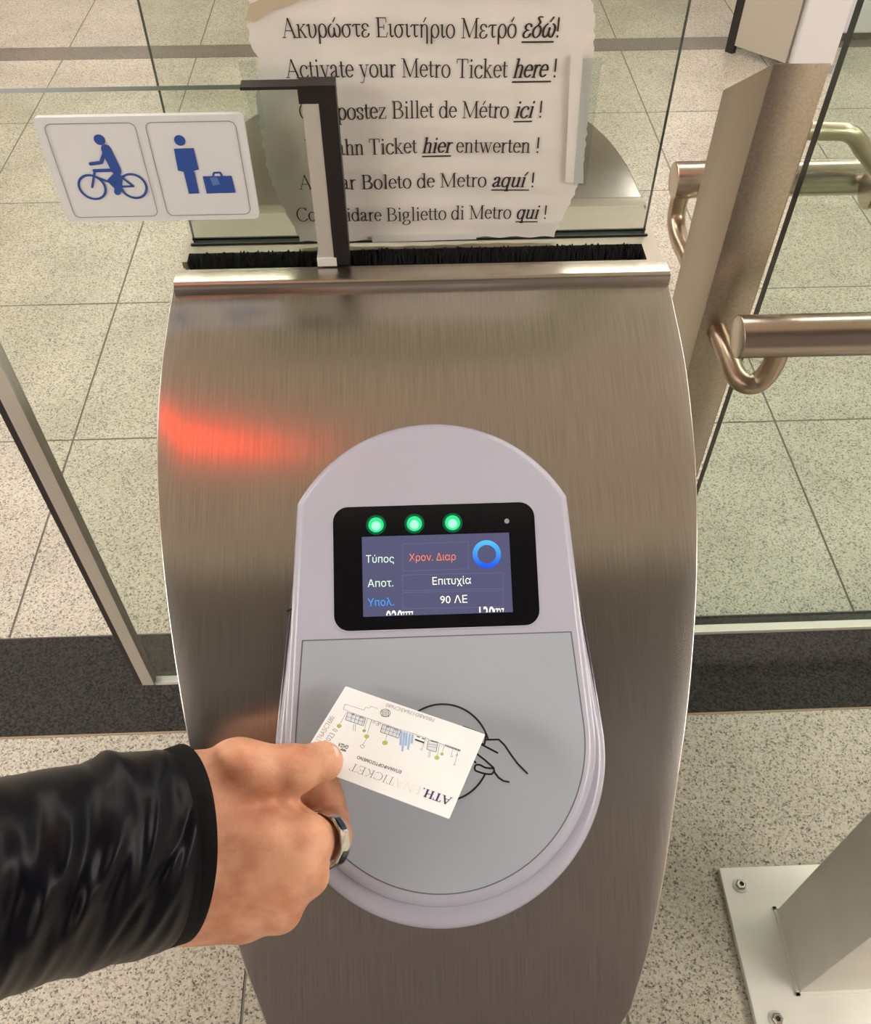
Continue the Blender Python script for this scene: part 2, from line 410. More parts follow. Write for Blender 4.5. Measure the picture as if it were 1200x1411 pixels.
G['n'] = (0.50, stem(0.12, 0, XH) + [('n', [(0.12, 0.34), (0.20, 0.43), (0.29, 0.45), (0.37, 0.40), (0.385, 0.30), (0.385, 0)]), sf(0.385, 0)])
G['o'] = (0.49, [bowl(0.245, 0.225, 0.185, 0.235)])
G['p'] = (0.50, [ln((0.12, DES), (0.12, XH)), sf(0.12, DES), th((0.02, 0.42), (0.12, XH)), bowl(0.28, 0.225, 0.165, 0.235)])
G['q'] = (0.50, [bowl(0.22, 0.225, 0.165, 0.235), ln((0.385, DES), (0.385, XH)), sf(0.385, DES)])
G['r'] = (0.34, stem(0.12, 0, XH) + [('n', [(0.12, 0.30), (0.18, 0.40), (0.25, 0.45), (0.31, 0.42)])])
G['s'] = (0.39, [('n', [(0.32, 0.33), (0.30, 0.42), (0.20, 0.46), (0.09, 0.42), (0.07, 0.33), (0.15, 0.26), (0.27, 0.20), (0.33, 0.12), (0.29, 0.02), (0.19, -0.01), (0.08, 0.03), (0.06, 0.13)])])
G['t'] = (0.29, [ln((0.13, 0.57), (0.13, 0.08), (0.17, 0.01), (0.27, 0.04)), th((0.02, 0.43), (0.26, 0.43))])
G['u'] = (0.50, [ln((0.11, XH), (0.11, 0.10), (0.16, 0.01), (0.24, 0.0), (0.38, 0.10)), ln((0.385, XH), (0.385, 0.0)), th((0.385, 0.0), (0.48, 0.02)), th((0.02, 0.44), (0.11, XH)), th((0.28, 0.44), (0.385, XH))])
G['v'] = (0.48, [ln((0.09, XH), (0.25, 0)), th((0.25, 0), (0.40, XH)), sf(0.09, XH, 0.08), sf(0.40, XH, 0.065)])
G['w'] = (0.71, [ln((0.08, XH), (0.23, 0)), th((0.23, 0), (0.355, XH)), ln((0.33, XH), (0.48, 0)), th((0.48, 0), (0.62, XH)), sf(0.08, XH, 0.07), sf(0.33, XH, 0.07), sf(0.62, XH, 0.065)])
G['y'] = (0.48, [ln((0.09, XH), (0.26, 0.02)), th((0.41, XH), (0.20, -0.17), (0.12, -0.21), (0.05, -0.18)), sf(0.09, XH, 0.08), sf(0.41, XH, 0.065)])
G['z'] = (0.43, [th((0.06, 0.33), (0.07, 0.44), (0.36, 0.44)), ln((0.36, 0.44), (0.05, 0.01)), th((0.05, 0.01), (0.38, 0.01), (0.39, 0.12))])
G['é'] = (0.43, G['e'][1] + [acute(0.19, 0.54)])
G['í'] = (0.27, stem(0.14, 0, XH) + [acute(0.12, 0.54)])
# Greek
G['Α'] = G['A']; G['Ε'] = G['E']; G['Μ'] = G['M']; G['ο'] = G['o']
G['κ'] = (0.50, stem(0.12, 0, XH) + [th((0.12, 0.20), (0.39, XH)), ln((0.21, 0.27), (0.42, 0)), sf(0.39, XH, 0.05), sf(0.42, 0, 0.06)])
G['υ'] = (0.48, [('n', [(0.03, 0.40), (0.10, XH), (0.12, 0.40), (0.12, 0.13), (0.17, 0.02), (0.25, -0.01), (0.36, 0.06), (0.42, 0.20), (0.42, 0.36), (0.37, XH)])])
G['ρ'] = (0.49, [('n', [(0.10, DES), (0.10, 0.22)]), bowl(0.265, 0.225, 0.17, 0.235), sf(0.10, DES, 0.03)])
G['ω'] = (0.66, [('n', [(0.20, XH), (0.09, 0.36), (0.06, 0.20), (0.11, 0.04), (0.20, 0.0), (0.29, 0.06), (0.33, 0.20), (0.33, 0.32)]), ('n', [(0.33, 0.20), (0.37, 0.06), (0.46, 0.0), (0.55, 0.04), (0.60, 0.20), (0.57, 0.36), (0.46, XH)])])
G['ώ'] = (0.66, G['ω'][1] + [acute(0.30, 0.53)])
G['σ'] = (0.52, [bowl(0.235, 0.21, 0.175, 0.22), ('m', [(0.235, 0.43), (0.48, 0.43)])])
G['τ'] = (0.42, [('m', [(0.03, 0.37), (0.09, 0.43), (0.39, 0.43)]), ln((0.21, 0.43), (0.21, 0.08), (0.26, 0.01), (0.34, 0.05))])
G['ε'] = (0.43, [('n', [(0.35, 0.36), (0.30, 0.44), (0.19, 0.46), (0.09, 0.41), (0.09, 0.31), (0.18, 0.25), (0.26, 0.24)]), ('n', [(0.20, 0.24), (0.09, 0.19), (0.05, 0.10), (0.10, 0.01), (0.21, -0.01), (0.33, 0.03), (0.37, 0.12)])])
G['ι'] = (0.27, [ln((0.12, XH), (0.12, 0.08), (0.17, 0.0), (0.25, 0.05)), th((0.03, 0.43), (0.12, XH))])
G['η'] = (0.50, [ln((0.12, 0), (0.12, XH)), th((0.03, 0.42), (0.12, XH)), ('n', [(0.12, 0.34), (0.20, 0.43), (0.29, 0.45), (0.37, 0.40), (0.385, 0.30), (0.385, DES)])])
G['ή'] = (0.50, G['η'][1] + [acute(0.23, 0.54)])
G['ό'] = (0.49, G['o'][1] + [acute(0.21, 0.54)])
G['δ'] = (0.49, [bowl(0.24, 0.19, 0.18, 0.20), ('n', [(0.20, 0.38), (0.30, 0.50), (0.24, 0.58), (0.18, 0.63), (0.22, 0.69), (0.35, 0.68)])])
def smooth_pts(p, n=4):
    if len(p) < 5: return p
    out = []
    for i in range(len(p) - 1):
        p0, p1, p2, p3 = p[max(i - 1, 0)], p[i], p[i + 1], p[min(i + 2, len(p) - 1)]
        for k in range(n):
            t = k / n
            out.append(tuple(0.5 * ((2 * p1[c]) + (-p0[c] + p2[c]) * t + (2 * p0[c] - 5 * p1[c] + 4 * p2[c] - p3[c]) * t * t + (-p0[c] + 3 * p1[c] - 3 * p2[c] + p3[c]) * t ** 3) for c in (0, 1)))
    return out + [p[-1]]
def hull(pts):
    pts = sorted(set(pts))
    if len(pts) < 3: return pts
    def half(ps):
        h = []
        for p in ps:
            while len(h) >= 2 and (h[-1][0] - h[-2][0]) * (p[1] - h[-2][1]) - (h[-1][1] - h[-2][1]) * (p[0] - h[-2][0]) <= 0: h.pop()
            h.append(p)
        return h
    a, b = half(pts), half(pts[::-1])
    return a[:-1] + b[:-1]
def serif_width(s, shear=0): return sum(G[c][0] for c in s)
def serif(mb, s, f, x0, y0, size, mi=0, italic=False, weight=1.0, sx=1.0):
    """writes s at x0,y0 in f's plane; returns the pen position"""
    a, b = (0.040 * weight, 0.016 * weight)
    sh = 0.24 if italic else 0.0
    nib = [(a * math.cos(PI * k / 4), b * math.sin(PI * k / 4)) for k in range(8)]
    thin = [(0.017 * weight * math.cos(PI * k / 4), 0.015 * weight * math.sin(PI * k / 4)) for k in range(8)]
    midn = [(0.028 * weight * math.cos(PI * k / 4), 0.022 * weight * math.sin(PI * k / 4)) for k in range(8)]
    x = x0
    def P(q): return f(x + (q[0] + sh * q[1]) * size * sx, y0 + q[1] * size)
    for ch in s:
        adv, strokes = G[ch]
        for kind, pts in strokes:
            if kind == 'd':
                r = 0.048 * weight ** 0.5
                mb.add([P((pts[0][0] + r * math.cos(PI * k / 5), pts[0][1] + r * math.sin(PI * k / 5))) for k in range(10)], [tuple(range(10))], mi); continue
            nb = nib if kind == 'n' else (thin if kind == 't' else midn)
            pp = smooth_pts(pts, 3) if kind == 'n' and len(pts) < 16 else pts
            for p, q in zip(pp[:-1], pp[1:]):
                h = hull([(round(p[0] + d[0], 5), round(p[1] + d[1], 5)) for d in nb] + [(round(q[0] + d[0], 5), round(q[1] + d[1], 5)) for d in nb])
                if len(h) > 2: mb.add([P(v) for v in h], [tuple(range(len(h)))], mi)
        x += adv * size * sx
    return x

# ================================================================== STRUCTURE
# floor: granite slabs between two dark lines, with narrow joints
XL_ = [-6.0, -5.25, -4.75, -4.24, -3.75, -3.24, -2.74, -2.25, -1.75, -1.255, -0.76, -0.262, 0.28, 0.835, 1.35, 1.86, 2.37, 2.88, 3.39, 3.9, 4.41, 4.92, 5.43, 6.0]
def floor_patch(mb, ys):
    g = 0.0022
    for i in range(len(XL_) - 1):
        for j in range(len(ys) - 1):
            x0, x1, y0, y1 = XL_[i] + g, XL_[i + 1] - g, ys[j] + g, ys[j + 1] - g
            mb.add([(x0, y0, 0), (x1, y0, 0), (x1, y1, 0), (x0, y1, 0)], [(0, 1, 2, 3)], 0)
    mb.add([(XL_[0], ys[0], -0.0012), (XL_[-1], ys[0], -0.0012), (XL_[-1], ys[-1], -0.0012), (XL_[0], ys[-1], -0.0012)], [(0, 1, 2, 3)], 1)
fl = MB()
floor_patch(fl, [-3.0, -2.3, -1.8, -1.29, -0.79, -0.29, 0.218, 0.7265])
floor_patch(fl, [0.926, 1.452, 1.960, 2.468, 2.976, 3.475])
floor_patch(fl, [3.585, 4.09, 4.6, 5.1, 5.6, 6.1, 6.6, 7.1, 8.0, 9.0, 10.0])
struct('floor', fl, ['granite', 'grout'])
t = MB(); t.box((-6, 0.7265, -0.03), (6, 0.926, 0.0)); t.box((-6, 0.7225, -0.03), (6, 0.7265, 0.0006), 1)
struct('trim_1', t, ['granite_dark', 'brass'])
t = MB(); t.box((-6, 3.475, -0.03), (6, 3.585, 0.0))
struct('trim_2', t, ['granite_brown'])
c_ = MB(); c_.box((-6, -0.4, 3.10), (6, 10, 3.16)); c_.box((-6, -3.0, 3.10), (6, -0.4, 3.16), 1)
struct('ceiling', c_, ['ceiling', simple('dark_ceiling', (0.16, 0.14, 0.135), 0.6)])  # unseen rear part coloured dark to dim what the steel reflects
w_ = MB(); w_.box((-6, -3.06, 0), (6, -3.0, 3.1)); struct('wall_rear', w_, ['wall_warm'])
w_ = MB(); w_.box((-6, 10, 0), (6, 10.06, 3.1)); struct('wall_front', w_, ['wall_warm'])
w_ = MB(); w_.box((-6.06, -3, 0), (-6, 10, 3.1)); struct('wall_left', w_, ['wall_warm'])
w_ = MB(); w_.box((6, -3, 0), (6.06, 10, 3.1)); struct('wall_right', w_, ['wall_warm'])

w_ = MB(); w_.box((-0.9, -1.7, 0), (0.9, -1.25, 3.1), bev=0.02); struct('reflection_block', w_, [simple('dark_block', (0.17, 0.152, 0.16), 0.5)])  # unseen dark block, added to darken the steel's lower reflection
# ceiling light fittings (out of the frame; they light the hall and show in the steel)
def ceiling_light(x, y, lx, ly, label):
    e = empty('ceiling_light', (x, y, 3.1), label, 'lamp', 'ceiling lights of the ticket hall')
    f = MB()
    for lo, hi in (((x - lx / 2 - .03, y - ly / 2 - .03, 3.04), (x + lx / 2 + .03, y - ly / 2, 3.1)), ((x - lx / 2 - .03, y + ly / 2, 3.04), (x + lx / 2 + .03, y + ly / 2 + .03, 3.1)),
                   ((x - lx / 2 - .03, y - ly / 2, 3.04), (x - lx / 2, y + ly / 2, 3.1)), ((x + lx / 2, y - ly / 2, 3.04), (x + lx / 2 + .03, y + ly / 2, 3.1))):
        f.box(lo, hi)
    obj('frame', f, 'alu_white', e)
    d = MB(); d.box((x - lx / 2, y - ly / 2, 3.055), (x + lx / 2, y + ly / 2, 3.07))
    obj('diffuser', d, 'lamp', e)
LL = 'long white ceiling light recessed in the station ceiling'
for x, y, lx, ly in LIGHTS: ceiling_light(x, y, lx, ly, LL)

# overhead red lane signal, whose glow lies on the steel
e = empty('lane_signal', (-0.6, 0.55, 3.1), 'overhead lane signal with a glowing red bar hung above the gate', 'signal')
sg = MB(); sg.tube([(-0.62, 0.47, 3.1), (-0.62, 0.47, 2.66)], 0.015, 12); obj('hanger', sg, 'steel_body', e, smooth=40)
def obox(mb, a, b, hw, z0, z1, mi=0):
    a = Vector(a); b = Vector(b); d = (b - a).normalized(); q = Vector((-d.y, d.x)) * hw
    mb.prism([(*(a + q), z0), (*(a - q), z0), (*(b - q), z0), (*(b + q), z0)], [(*(a + q), z1), (*(a - q), z1), (*(b - q), z1), (*(b + q), z1)], mi)
sg = MB(); obox(sg, (-0.92, 0.635), (-0.32, 0.345), 0.045, 2.60, 2.66); obj('signal_housing', sg, 'black', e)
sg = MB(); obox(sg, (-0.90, 0.625), (-0.34, 0.355), 0.019, 2.588, 2.6); obj('red_bar', sg, 'red_lamp', e, label='glowing red light bar')

# white column and partition in the far corner
e = empty('white_column', (1.50, 3.40, 0), 'square white column standing behind the steel rail post', 'column')
b = MB(); b.box((1.405, 3.25, 0.0), (1.56, 3.43, 3.1), bev=0.006); obj('shaft', b, 'wall', e)
b = MB(); b.box((1.402, 3.247, 0), (1.563, 3.433, 0.03)); obj('foot', b, 'sign_grey', e)
e = empty('partition_screen', (1.31, 3.46, 0), 'beige partition screen with a black upright beside the white column', 'partition')
b = MB(); obox(b, (1.235, 3.44), (1.252, 3.455), 0.016, 0.0, 1.9); obj('upright', b, 'black', e)
b = MB(); obox(b, (1.255, 3.44), (1.40, 3.28), 0.012, 0.03, 0.42); obox(b, (1.255, 3.44), (1.40, 3.28), 0.012, 0.44, 1.8); obj('panel', b, 'beige_panel', e)
b = MB(); obox(b, (1.255, 3.44), (1.40, 3.28), 0.008, 0.42, 0.44); obj('joint_strip', b, 'black', e)
e = empty('wall_cabinet', (2.4, 3.55, 0), 'wide white cabinet front at the far right beyond the glass', 'cabinet')
b = MB(); b.box((1.60, 3.52, 0.03), (2.60, 4.1, 2.3), bev=0.006); b.box((2.61, 3.52, 0.03), (3.6, 4.1, 2.3), bev=0.006); obj('body', b, 'wall', e)
b = MB(); b.box((1.62, 3.54, 0), (3.58, 4.08, 0.03)); obj('shadow_base', b, 'granite_brown', e)  # thin dark base standing in for the shadow line under the cabinet

# ================================================================== GATE PEDESTAL
YC, DC, RR = 0.7328, 1.20454, 0.87665
def arc_pt(phi): return YC + RR * math.sin(math.radians(phi)), H - (DC - RR * math.cos(math.radians(phi)))
PL = [(-13.9, -.1570), (-15.2, -.1587), (-19.15, -.1607), (-21.7, -.1601), (-24.9, -.1564), (-27.7, -.1515), (-30.6, -.1448), (-33.4, -.1376), (-37.8, -.1235), (-42.2, -.108), (-43.5, -.1020), (-45.07, -.0931), (-46.6, -.081), (-47.9, -.063), (-48.8, -.040), (-49.3, .0)]
PR = [(-13.9, .1790), (-15, .1789), (-19.27, .1812), (-23.25, .1790), (-26, .1755), (-29, .1705), (-31.2, .1655), (-33.8, .1590), (-37.4, .1475), (-39.7, .1415), (-42.9, .1300), (-44.9, .1195), (-45.9, .1110), (-47.2, .093), (-48.5, .062), (-49.1, .03), (-49.35, .0)]
def interp(tab, phi):
    xs = [-p[0] for p in tab]; return float(np.interp(-phi, xs, [p[1] for p in tab]))
PHI = list(np.linspace(-14.7, -45, 44)) + list(np.linspace(-45.3, -49.28, 22))
XA = [interp(PL, p) for p in PHI]; XB = [interp(PR, p) for p in PHI]
def sm(a, n=3):
    a = np.array(a)
    for _ in range(n):
        b = a.copy(); b[1:-1] = 0.25 * a[:-2] + 0.5 * a[1:-1] + 0.25 * a[2:]; a = b
    return a
XA, XB = sm(XA), sm(XB)
def nose(mirror):
    mb = MB(); uv = []
    rings = []
    NA = 25
    for phi, xa, xb in zip(PHI, XA, XB):
        y, z = arc_pt(phi)
        n = Vector((0, math.sin(math.radians(phi)), math.cos(math.radians(phi))))
        r = min(0.0009, (xb - xa) * 0.2)
        sec = []
        sk = 0.022
        sec.append((xa, -sk - r)); sec.append((xa, -r))
        for k in range(1, 5): a = PI - k * PI / 8; sec.append((xa + r + r * math.cos(a), -r + r * math.sin(a)))
        for k in range(1, NA - 1): sec.append((xa + r + (xb - xa - 2 * r) * k / (NA - 1), 0))
        for k in range(0, 4): a = PI / 2 - k * PI / 8; sec.append((xb - r + r * math.cos(a), -r + r * math.sin(a)))
        sec.append((xb, -r)); sec.append((xb, -sk - r))
        ring = []
        for x, w in sec:
            p = Vector((x, y, z)) + n * w
            if mirror: p.y = 1.112 - p.y; p.z = 1.0535 - (1.0535 - p.z) * 0.42 + 0.004
            ring.append(p); uv.append((x * 1.0, (phi + 50) / 36 * 0.55))
        rings.append(ring)
    mb.loft(rings, closed=False)
    m = len(rings[0])
    # closing flange round the tip
    b = len(mb.v) - m
    tip = rings[-1]
    low = []
    for p in tip:
        q = p.copy(); q.z -= 0.03; low.append(q)
    mb.loft([tip, low], closed=False)
    uv += [(p[0], -0.02) for p in tip] + [(p[0], -0.05) for p in low]
    return mb, uv
ped = empty('gate_pedestal', (0.011, 0.556, 0), 'brushed steel ticket gate pedestal with a curved nose carrying the card reader', 'ticket gate')
mb, uv = nose(False); obj('front_cover', mb, 'steel', ped, smooth=35, uv=uv)
mb, uv = nose(True); obj('rear_cover', mb, 'steel', ped, smooth=35, uv=uv)
# body under the covers
plan = []
for phi, xa, xb in zip(PHI, XA, XB):
    y, z = arc_pt(phi); plan.append((0.011 + (xa - 0.011) * 0.86, 0.011 + (xb - 0.011) * 0.86, max(y, 0.095), z - 0.03))
plan = [p for p in plan if p[2] > 0.096]
Lf = [(p[0], p[2], p[3]) for p in plan]; Rf = [(p[1], p[2], p[3]) for p in plan]
loop = Lf[::-1] + Rf                      # from the tip up the left... to the right
front = [(x, y, z) for x, y, z in Lf[::-1]]
rear = [(x, 1.112 - y, 1.0535 - (1.0535 - z) * 0.42 - 0.012) for x, y, z in Lf]
frontR = [(x, y, z) for x, y, z in Rf]
rearR = [(x, 1.112 - y, 1.0535 - (1.0535 - z) * 0.42 - 0.012) for x, y, z in Rf]
full = front + rear + rearR[::-1] + frontR[::-1]
b = MB(); b.prism([(x, y, 0.0) for x, y, z in full], full); obj('body', b, 'steel_body', ped, smooth=30)
# slot head between the two covers
hx0, hx1 = -0.1535, 0.1765
b = MB()
def lip(sgn):
    # folded edge of the head: profile in (y, z), swept along x
    yb = 0.512 if sgn < 0 else 0.600
    prof = [(0.008, 1.060), (-0.0028, 1.060), (-0.0046, 1.0596), (-0.0060, 1.0587), (-0.0070, 1.0574), (-0.0076, 1.0556), (-0.0076, 1.0490), (0.008, 1.0490)]
    b.loft([[(x, yb + (-sgn) * p[0], p[1]) for p in prof] for x in (hx0 - 0.002, hx1 + 0.002)], True, True, True)
lip(-1); lip(1)
obj('folded_edge', b, 'lip', ped, smooth=35)
b = MB()
b.box((hx0, 0.520, 1.045), (hx1, 0.5225, 1.060))
b.box((hx0, 0.5420, 1.030), (hx1, 0.592, 1.060))
b.box((hx0, 0.5225, 1.030), (-0.1500, 0.5243, 1.060)); b.box((hx0, 0.5318, 1.030), (-0.1500, 0.5420, 1.060)); b.box((0.1655, 0.5225, 1.030), (hx1, 0.5420, 1.060))
obj('slot_head', b, 'steel_edge', ped, smooth=35)
b = MB(); b.box((hx0, 0.5205, 1.020), (hx1, 0.5420, 1.030)); obj('slot_bottom', b, 'black', ped)
def bristles(y0, y1, zt, lean, n):
    b = MB()
    b.box((-0.149, y0, 1.031), (0.1645, y1, zt - 0.008))
    for k in range(n):
        x = -0.1488 + 0.313 * random.random(); y = y0 + (y1 - y0) * random.random(); h = zt + random.uniform(-0.005, 0.0016)
        dx = random.uniform(-0.002, 0.002); w = 0.00045
        b.add([(x - w, y, zt - 0.012), (x + w, y, zt - 0.012), (x + dx + w, y + lean * random.uniform(0.4, 1.2), h), (x + dx - w, y + lean * random.uniform(0.4, 1.2), h)], [(0, 1, 2, 3)])
    return b
obj('brush_strip', bristles(0.5227, 0.5240, 1.0575, 0.0004, 1400), 'brush', ped)
obj('brush_strip', bristles(0.5332, 0.5416, 1.0600, 0.0005, 2600), 'brush', ped)
# fixed glass screen standing behind the slot
b = MB()
g0, g1 = 1, 1
b.box((-0.148, 0.5530, 1.0602), (0.1695, 0.5585, 1.46), faces=[1, 1, 0, 1, 0, 1])
obj('glass_screen', b, ['glass', 'glass_edge'], ped)
b = MB(); b.box((-0.150, 0.5515, 1.0595), (0.1715, 0.5529, 1.0612)); b.box((-0.150, 0.5586, 1.0595), (0.1715, 0.5600, 1.0612)); obj('glass_gasket', b, 'black', ped)

# ================================================================== CARD READER
A30 = math.radians(30)
RN = np.array([0, -math.sin(A30), math.cos(A30)]); RU = np.array([0, math.cos(A30), math.sin(A30)]); RX = np.array([1.0, 0, 0])
RO = np.array([0.0118, 0.2266, H - 0.470]); RK = 0.99
def rp(u, v, w=0.0): return tuple(RO + RX * u * RK + RU * v * RK + RN * w)
def rloc(px, py, w=0.0):
    q = hit(px, py, RO + RN * w, RN) - RO
    return float(q @ RX) / RK, float(q @ RU) / RK
def to_plate(u, v):
    """height of the steel cover below the reader plane at u, v (along the reader's normal)"""
    lo, hi = -0.12, 0.02
    for _ in range(40):
        m = (lo + hi) / 2; p = RO + RU * v * RK + RN * m
        d = math.hypot(p[1] - YC, (H - p[2]) - DC)
        if d > RR: hi = m
        else: lo = m
    return lo
def outline(half_top, vc_top, apex, r_bot, vb, n=30):
    """reader outline, anticlockwise: round foot, tapering sides, arched head"""
    pts = []
    # foot arc, tangent to the side lines
    top = (half_top, vc_top)
    d = math.hypot(top[0], top[1] - vb); base = math.atan2(top[1] - vb, top[0]); al = math.acos(min(1, r_bot / d))
    a_t = base - al
    for k in range(2 * n + 1):
        a = PI - a_t + (PI + 2 * a_t) * k / (2 * n); pts.append((r_bot * math.cos(a), vb + r_bot * math.sin(a)))
    for k in range(1, 12):
        p = pts[2 * n]; pts.append((p[0] + (top[0] - p[0]) * k / 12, p[1] + (top[1] - p[1]) * k / 12))
    rise = apex - vc_top; R_ = (half_top ** 2 + rise ** 2) / (2 * rise); cc = apex - R_
    a0 = math.atan2(vc_top - cc, half_top)
    for k in range(n + 1):
        a = a0 + (PI - 2 * a0) * k / n; pts.append((R_ * math.cos(a), cc + R_ * math.sin(a)))
    p = pts[0]
    for k in range(1, 12):
        t_ = (-half_top, vc_top); pts.append((t_[0] + (p[0] - t_[0]) * k / 12, t_[1] + (p[1] - t_[1]) * k / 12))
    return pts
rd = empty('card_reader', tuple(RO), 'pale grey card reader with a lit display on the steel gate nose', 'card reader')
def head(dw): return outline(0.0824 - dw, 0.1458 - dw * 0.3, 0.1942 - dw, 0.0908 - dw * 1.05, 0.0026 + dw * 0.1)
def lofted(mb, levels, cap_top=True):
    rings = []
    for o_, wf in levels: rings.append([rp(u, v, wf(u, v) if callable(wf) else wf) for u, v in o_])
    mb.loft(rings, True, False, cap_top)
b = MB()
foot = lambda u, v: to_plate(u, v) + 0.0004
lofted(b, [(head(0), lambda u, v: foot(u, v)), (head(0), -0.0068), (head(0.0004), -0.0050), (head(0.0012), -0.0032), (head(0.0024), -0.0016), (head(0.0038), -0.0005), (head(0.0052), 0.0)])
obj('housing', b, 'housing', rd, smooth=28)
def rim(d): return outline(0.0836 - d * 0.5, 0.1180, 0.1230, 0.0974 - d, -0.0042)
b = MB()
lofted(b, [(rim(0), lambda u, v: foot(u, v)), (rim(0), lambda u, v: max(-0.0150, foot(u, v) + 0.0006)), (rim(0.0005), -0.0122), (rim(0.0018), -0.0098), (rim(0.0038), -0.0084), (rim(0.0058), -0.0080), (rim(0.0100), -0.0080)])
obj('base_rim', b, 'housing', rd, smooth=28)
b = MB()
def bead(d):
    a_, c2 = rim(d), rim(0.0012)
    return [p if p[1] < -0.06 else q for p, q in zip(a_, c2)]
lofted(b, [(bead(-0.0012), lambda u, v: foot(u, v)), (bead(-0.0012), lambda u, v: foot(u, v) + 0.0022), (bead(-0.0004), lambda u, v: foot(u, v) + 0.0036), (bead(0.001), lambda u, v: foot(u, v) + 0.0036)], False)
obj('sealant_bead', b, 'dirt', rd, smooth=40)
b = MB(); q0 = rloc(396, 842, -0.0078); q1 = rloc(403, 839, -0.0078)
ribbon(b, [q0, q1], 0.0011, lambda u, v: rp(u, v, -0.0075)); obj('rim_notch', b, 'black', rd, label='small black slot in the rim')
# touch pad
def padline(d): 
    o_ = []
    r, vb = 0.0836 - d, 0.0035
    ht, vt = 0.0793 - d, 0.0634 - d
    dd = math.hypot(ht, vt - vb); a_t = math.atan2(vt - vb, ht) - math.acos(min(1, r / dd)) if dd > r else 0
    for k in range(61):
        a = PI - a_t + (PI + 2 * a_t) * k / 60; o_.append((r * math.cos(a), vb + r * math.sin(a)))
    return o_ + [(ht, vt), (-ht, vt)]
b = MB(); b.add([rp(u, v, 0.00012) for u, v in padline(0)], [tuple(range(63))]); obj('pad_groove', b, 'groove', rd)
b = MB(); b.loft([[rp(u, v, 0.0) for u, v in padline(0.0007)], [rp(u, v, 0.0005) for u, v in padline(0.0008)]], True, False, True); pad = obj('touch_pad', b, 'pad', rd)
# printed hand and circle on the pad
PW = 0.00062
def fpad(u, v): return rp(u, v, PW)
def cp(cx, cy, sc=3.3333, ox=380, oy=920): return rloc(ox + cx / sc, oy + cy / sc, PW)
b = MB(tuple(RN))
cpts = [cp(640, 188), cp(780, 188), cp(900, 235), cp(990, 325), cp(970, 492), cp(860, 578)]
Aq = np.c_[2 * np.array(cpts), np.ones(len(cpts))]; sol = np.linalg.lstsq(Aq, (np.array(cpts) ** 2).sum(1), rcond=None)[0]
cu, cvv = sol[0], sol[1]; cr = math.sqrt(sol[2] + cu * cu + cvv * cvv)
ICON = (cu, cvv, cr)
a_up = math.degrees(math.atan2(cpts[3][1] - cvv, cpts[3][0] - cu)); a_dn = math.degrees(math.atan2(cpts[4][1] - cvv, cpts[4][0] - cu)) % 360
ribbon(b, arc(cu, cvv, cr, cr, a_up, a_dn, 80), 0.00105, fpad)
b_ = [cp(*q) for q in [(942, 300), (965, 310), (958, 352), (935, 348), (1018, 391)]]; ribbon(b, b_, 0.00105, fpad)
ribbon(b, [cp(*q) for q in [(962, 331), (1024, 330), (1050, 355), (1080, 400), (1110, 440), (1155, 486)]], 0.00105, fpad)
ribbon(b, [cp(*q) for q in [(918, 392), (960, 424), (1000, 460), (1004, 480), (1022, 504), (1045, 520), (1070, 525)]], 0.00105, fpad)
ribbon(b, smooth_pts([cp(*q) for q in [(1000, 462), (965, 460), (935, 446), (916, 450), (915, 470), (930, 478), (960, 487), (990, 489), (1000, 478)]], 3), 0.00105, fpad)
ribbon(b, [cp(*q) for q in [(905, 425), (918, 436)]], 0.00105, fpad)
ribbon(b, [cp(*q) for q in [(860, 270), (942, 300)]], 0.0008, fpad)
obj('hand_symbol', b, 'line_black', pad, label='printed black outline of a hand holding a card in a circle')
# display window
SC = (0.0005, 0.1045)
bz = rrect(-0.0603, 0.0677, 0.0610, 0.1418, 0.0090)
b = MB(); b.loft([[rp(u * 1.012, 0.1048 + (v - 0.1048) * 1.02, 0.0001) for u, v in bz], [rp(u * 1.008, 0.1048 + (v - 0.1048) * 1.014, 0.0006) for u, v in bz], [rp(u, v, 0.0006) for u, v in bz], [rp(u, v, 0.0002) for u, v in bz]], True)
obj('window_lip', b, 'housing', rd, smooth=60)
b = MB(); b.add([rp(u, v, 0.00015) for u, v in bz], [tuple(range(len(bz)))]); scr = obj('display_window', b, 'bezel', rd, label='glossy black display window')
L0, L1, L2, L3 = -0.0432, 0.0452, 0.0757, 0.1234
b = MB(); b.add([rp(L0, L2, .0003), rp(L1, L2, .0003), rp(L1, L3, .0003), rp(L0, L3, .0003)], [(0, 1, 2, 3)]); obj('screen', b, 'lcd', scr, label='lit blue grey screen with Greek text')
def flcd(u, v): return rp(u, v, 0.00055)
def lp_(cx, cy): return rloc(440 + cx / 3.75, 680 + cy / 3.75, 0.00055)
def lcd_text(name, s, m, p0, p1, h):
    a, c = lp_(*p0), lp_(*p1); d = Vector((c[0] - a[0], c[1] - a[1])); w = d.length; d.normalize()
    q = Vector((-d.y, d.x)); mb = MB()
    sans(mb, s, lambda x, y: flcd(a[0] + d.x * x + q.x * y, a[1] + d.y * x + q.y * y), 0, width=w, height=h, bold=0.0)
    obj('screen_text', mb, m, scr, label=name)
lcd_text('pale green word', 'Τύпος', 't_green', (240, 358), (386, 356), 0.0046)
lcd_text('pale green abbreviation', 'Αпοτ.', 't_green', (250, 484), (382, 480), 0.0046)
lcd_text('blue abbreviation', 'Υпολ.', 't_blue', (250, 583), (386, 578), 0.0046)
lcd_text('red words', 'Χρον. Διαρ', 't_red', (464, 350), (705, 344), 0.0046)
lcd_text('white word', 'Εпιτυχία', 't_white', (585, 472), (784, 466), 0.0046)
lcd_text('white figures', '90 ΛΕ', 't_white', (625, 568), (765, 564), 0.0046)
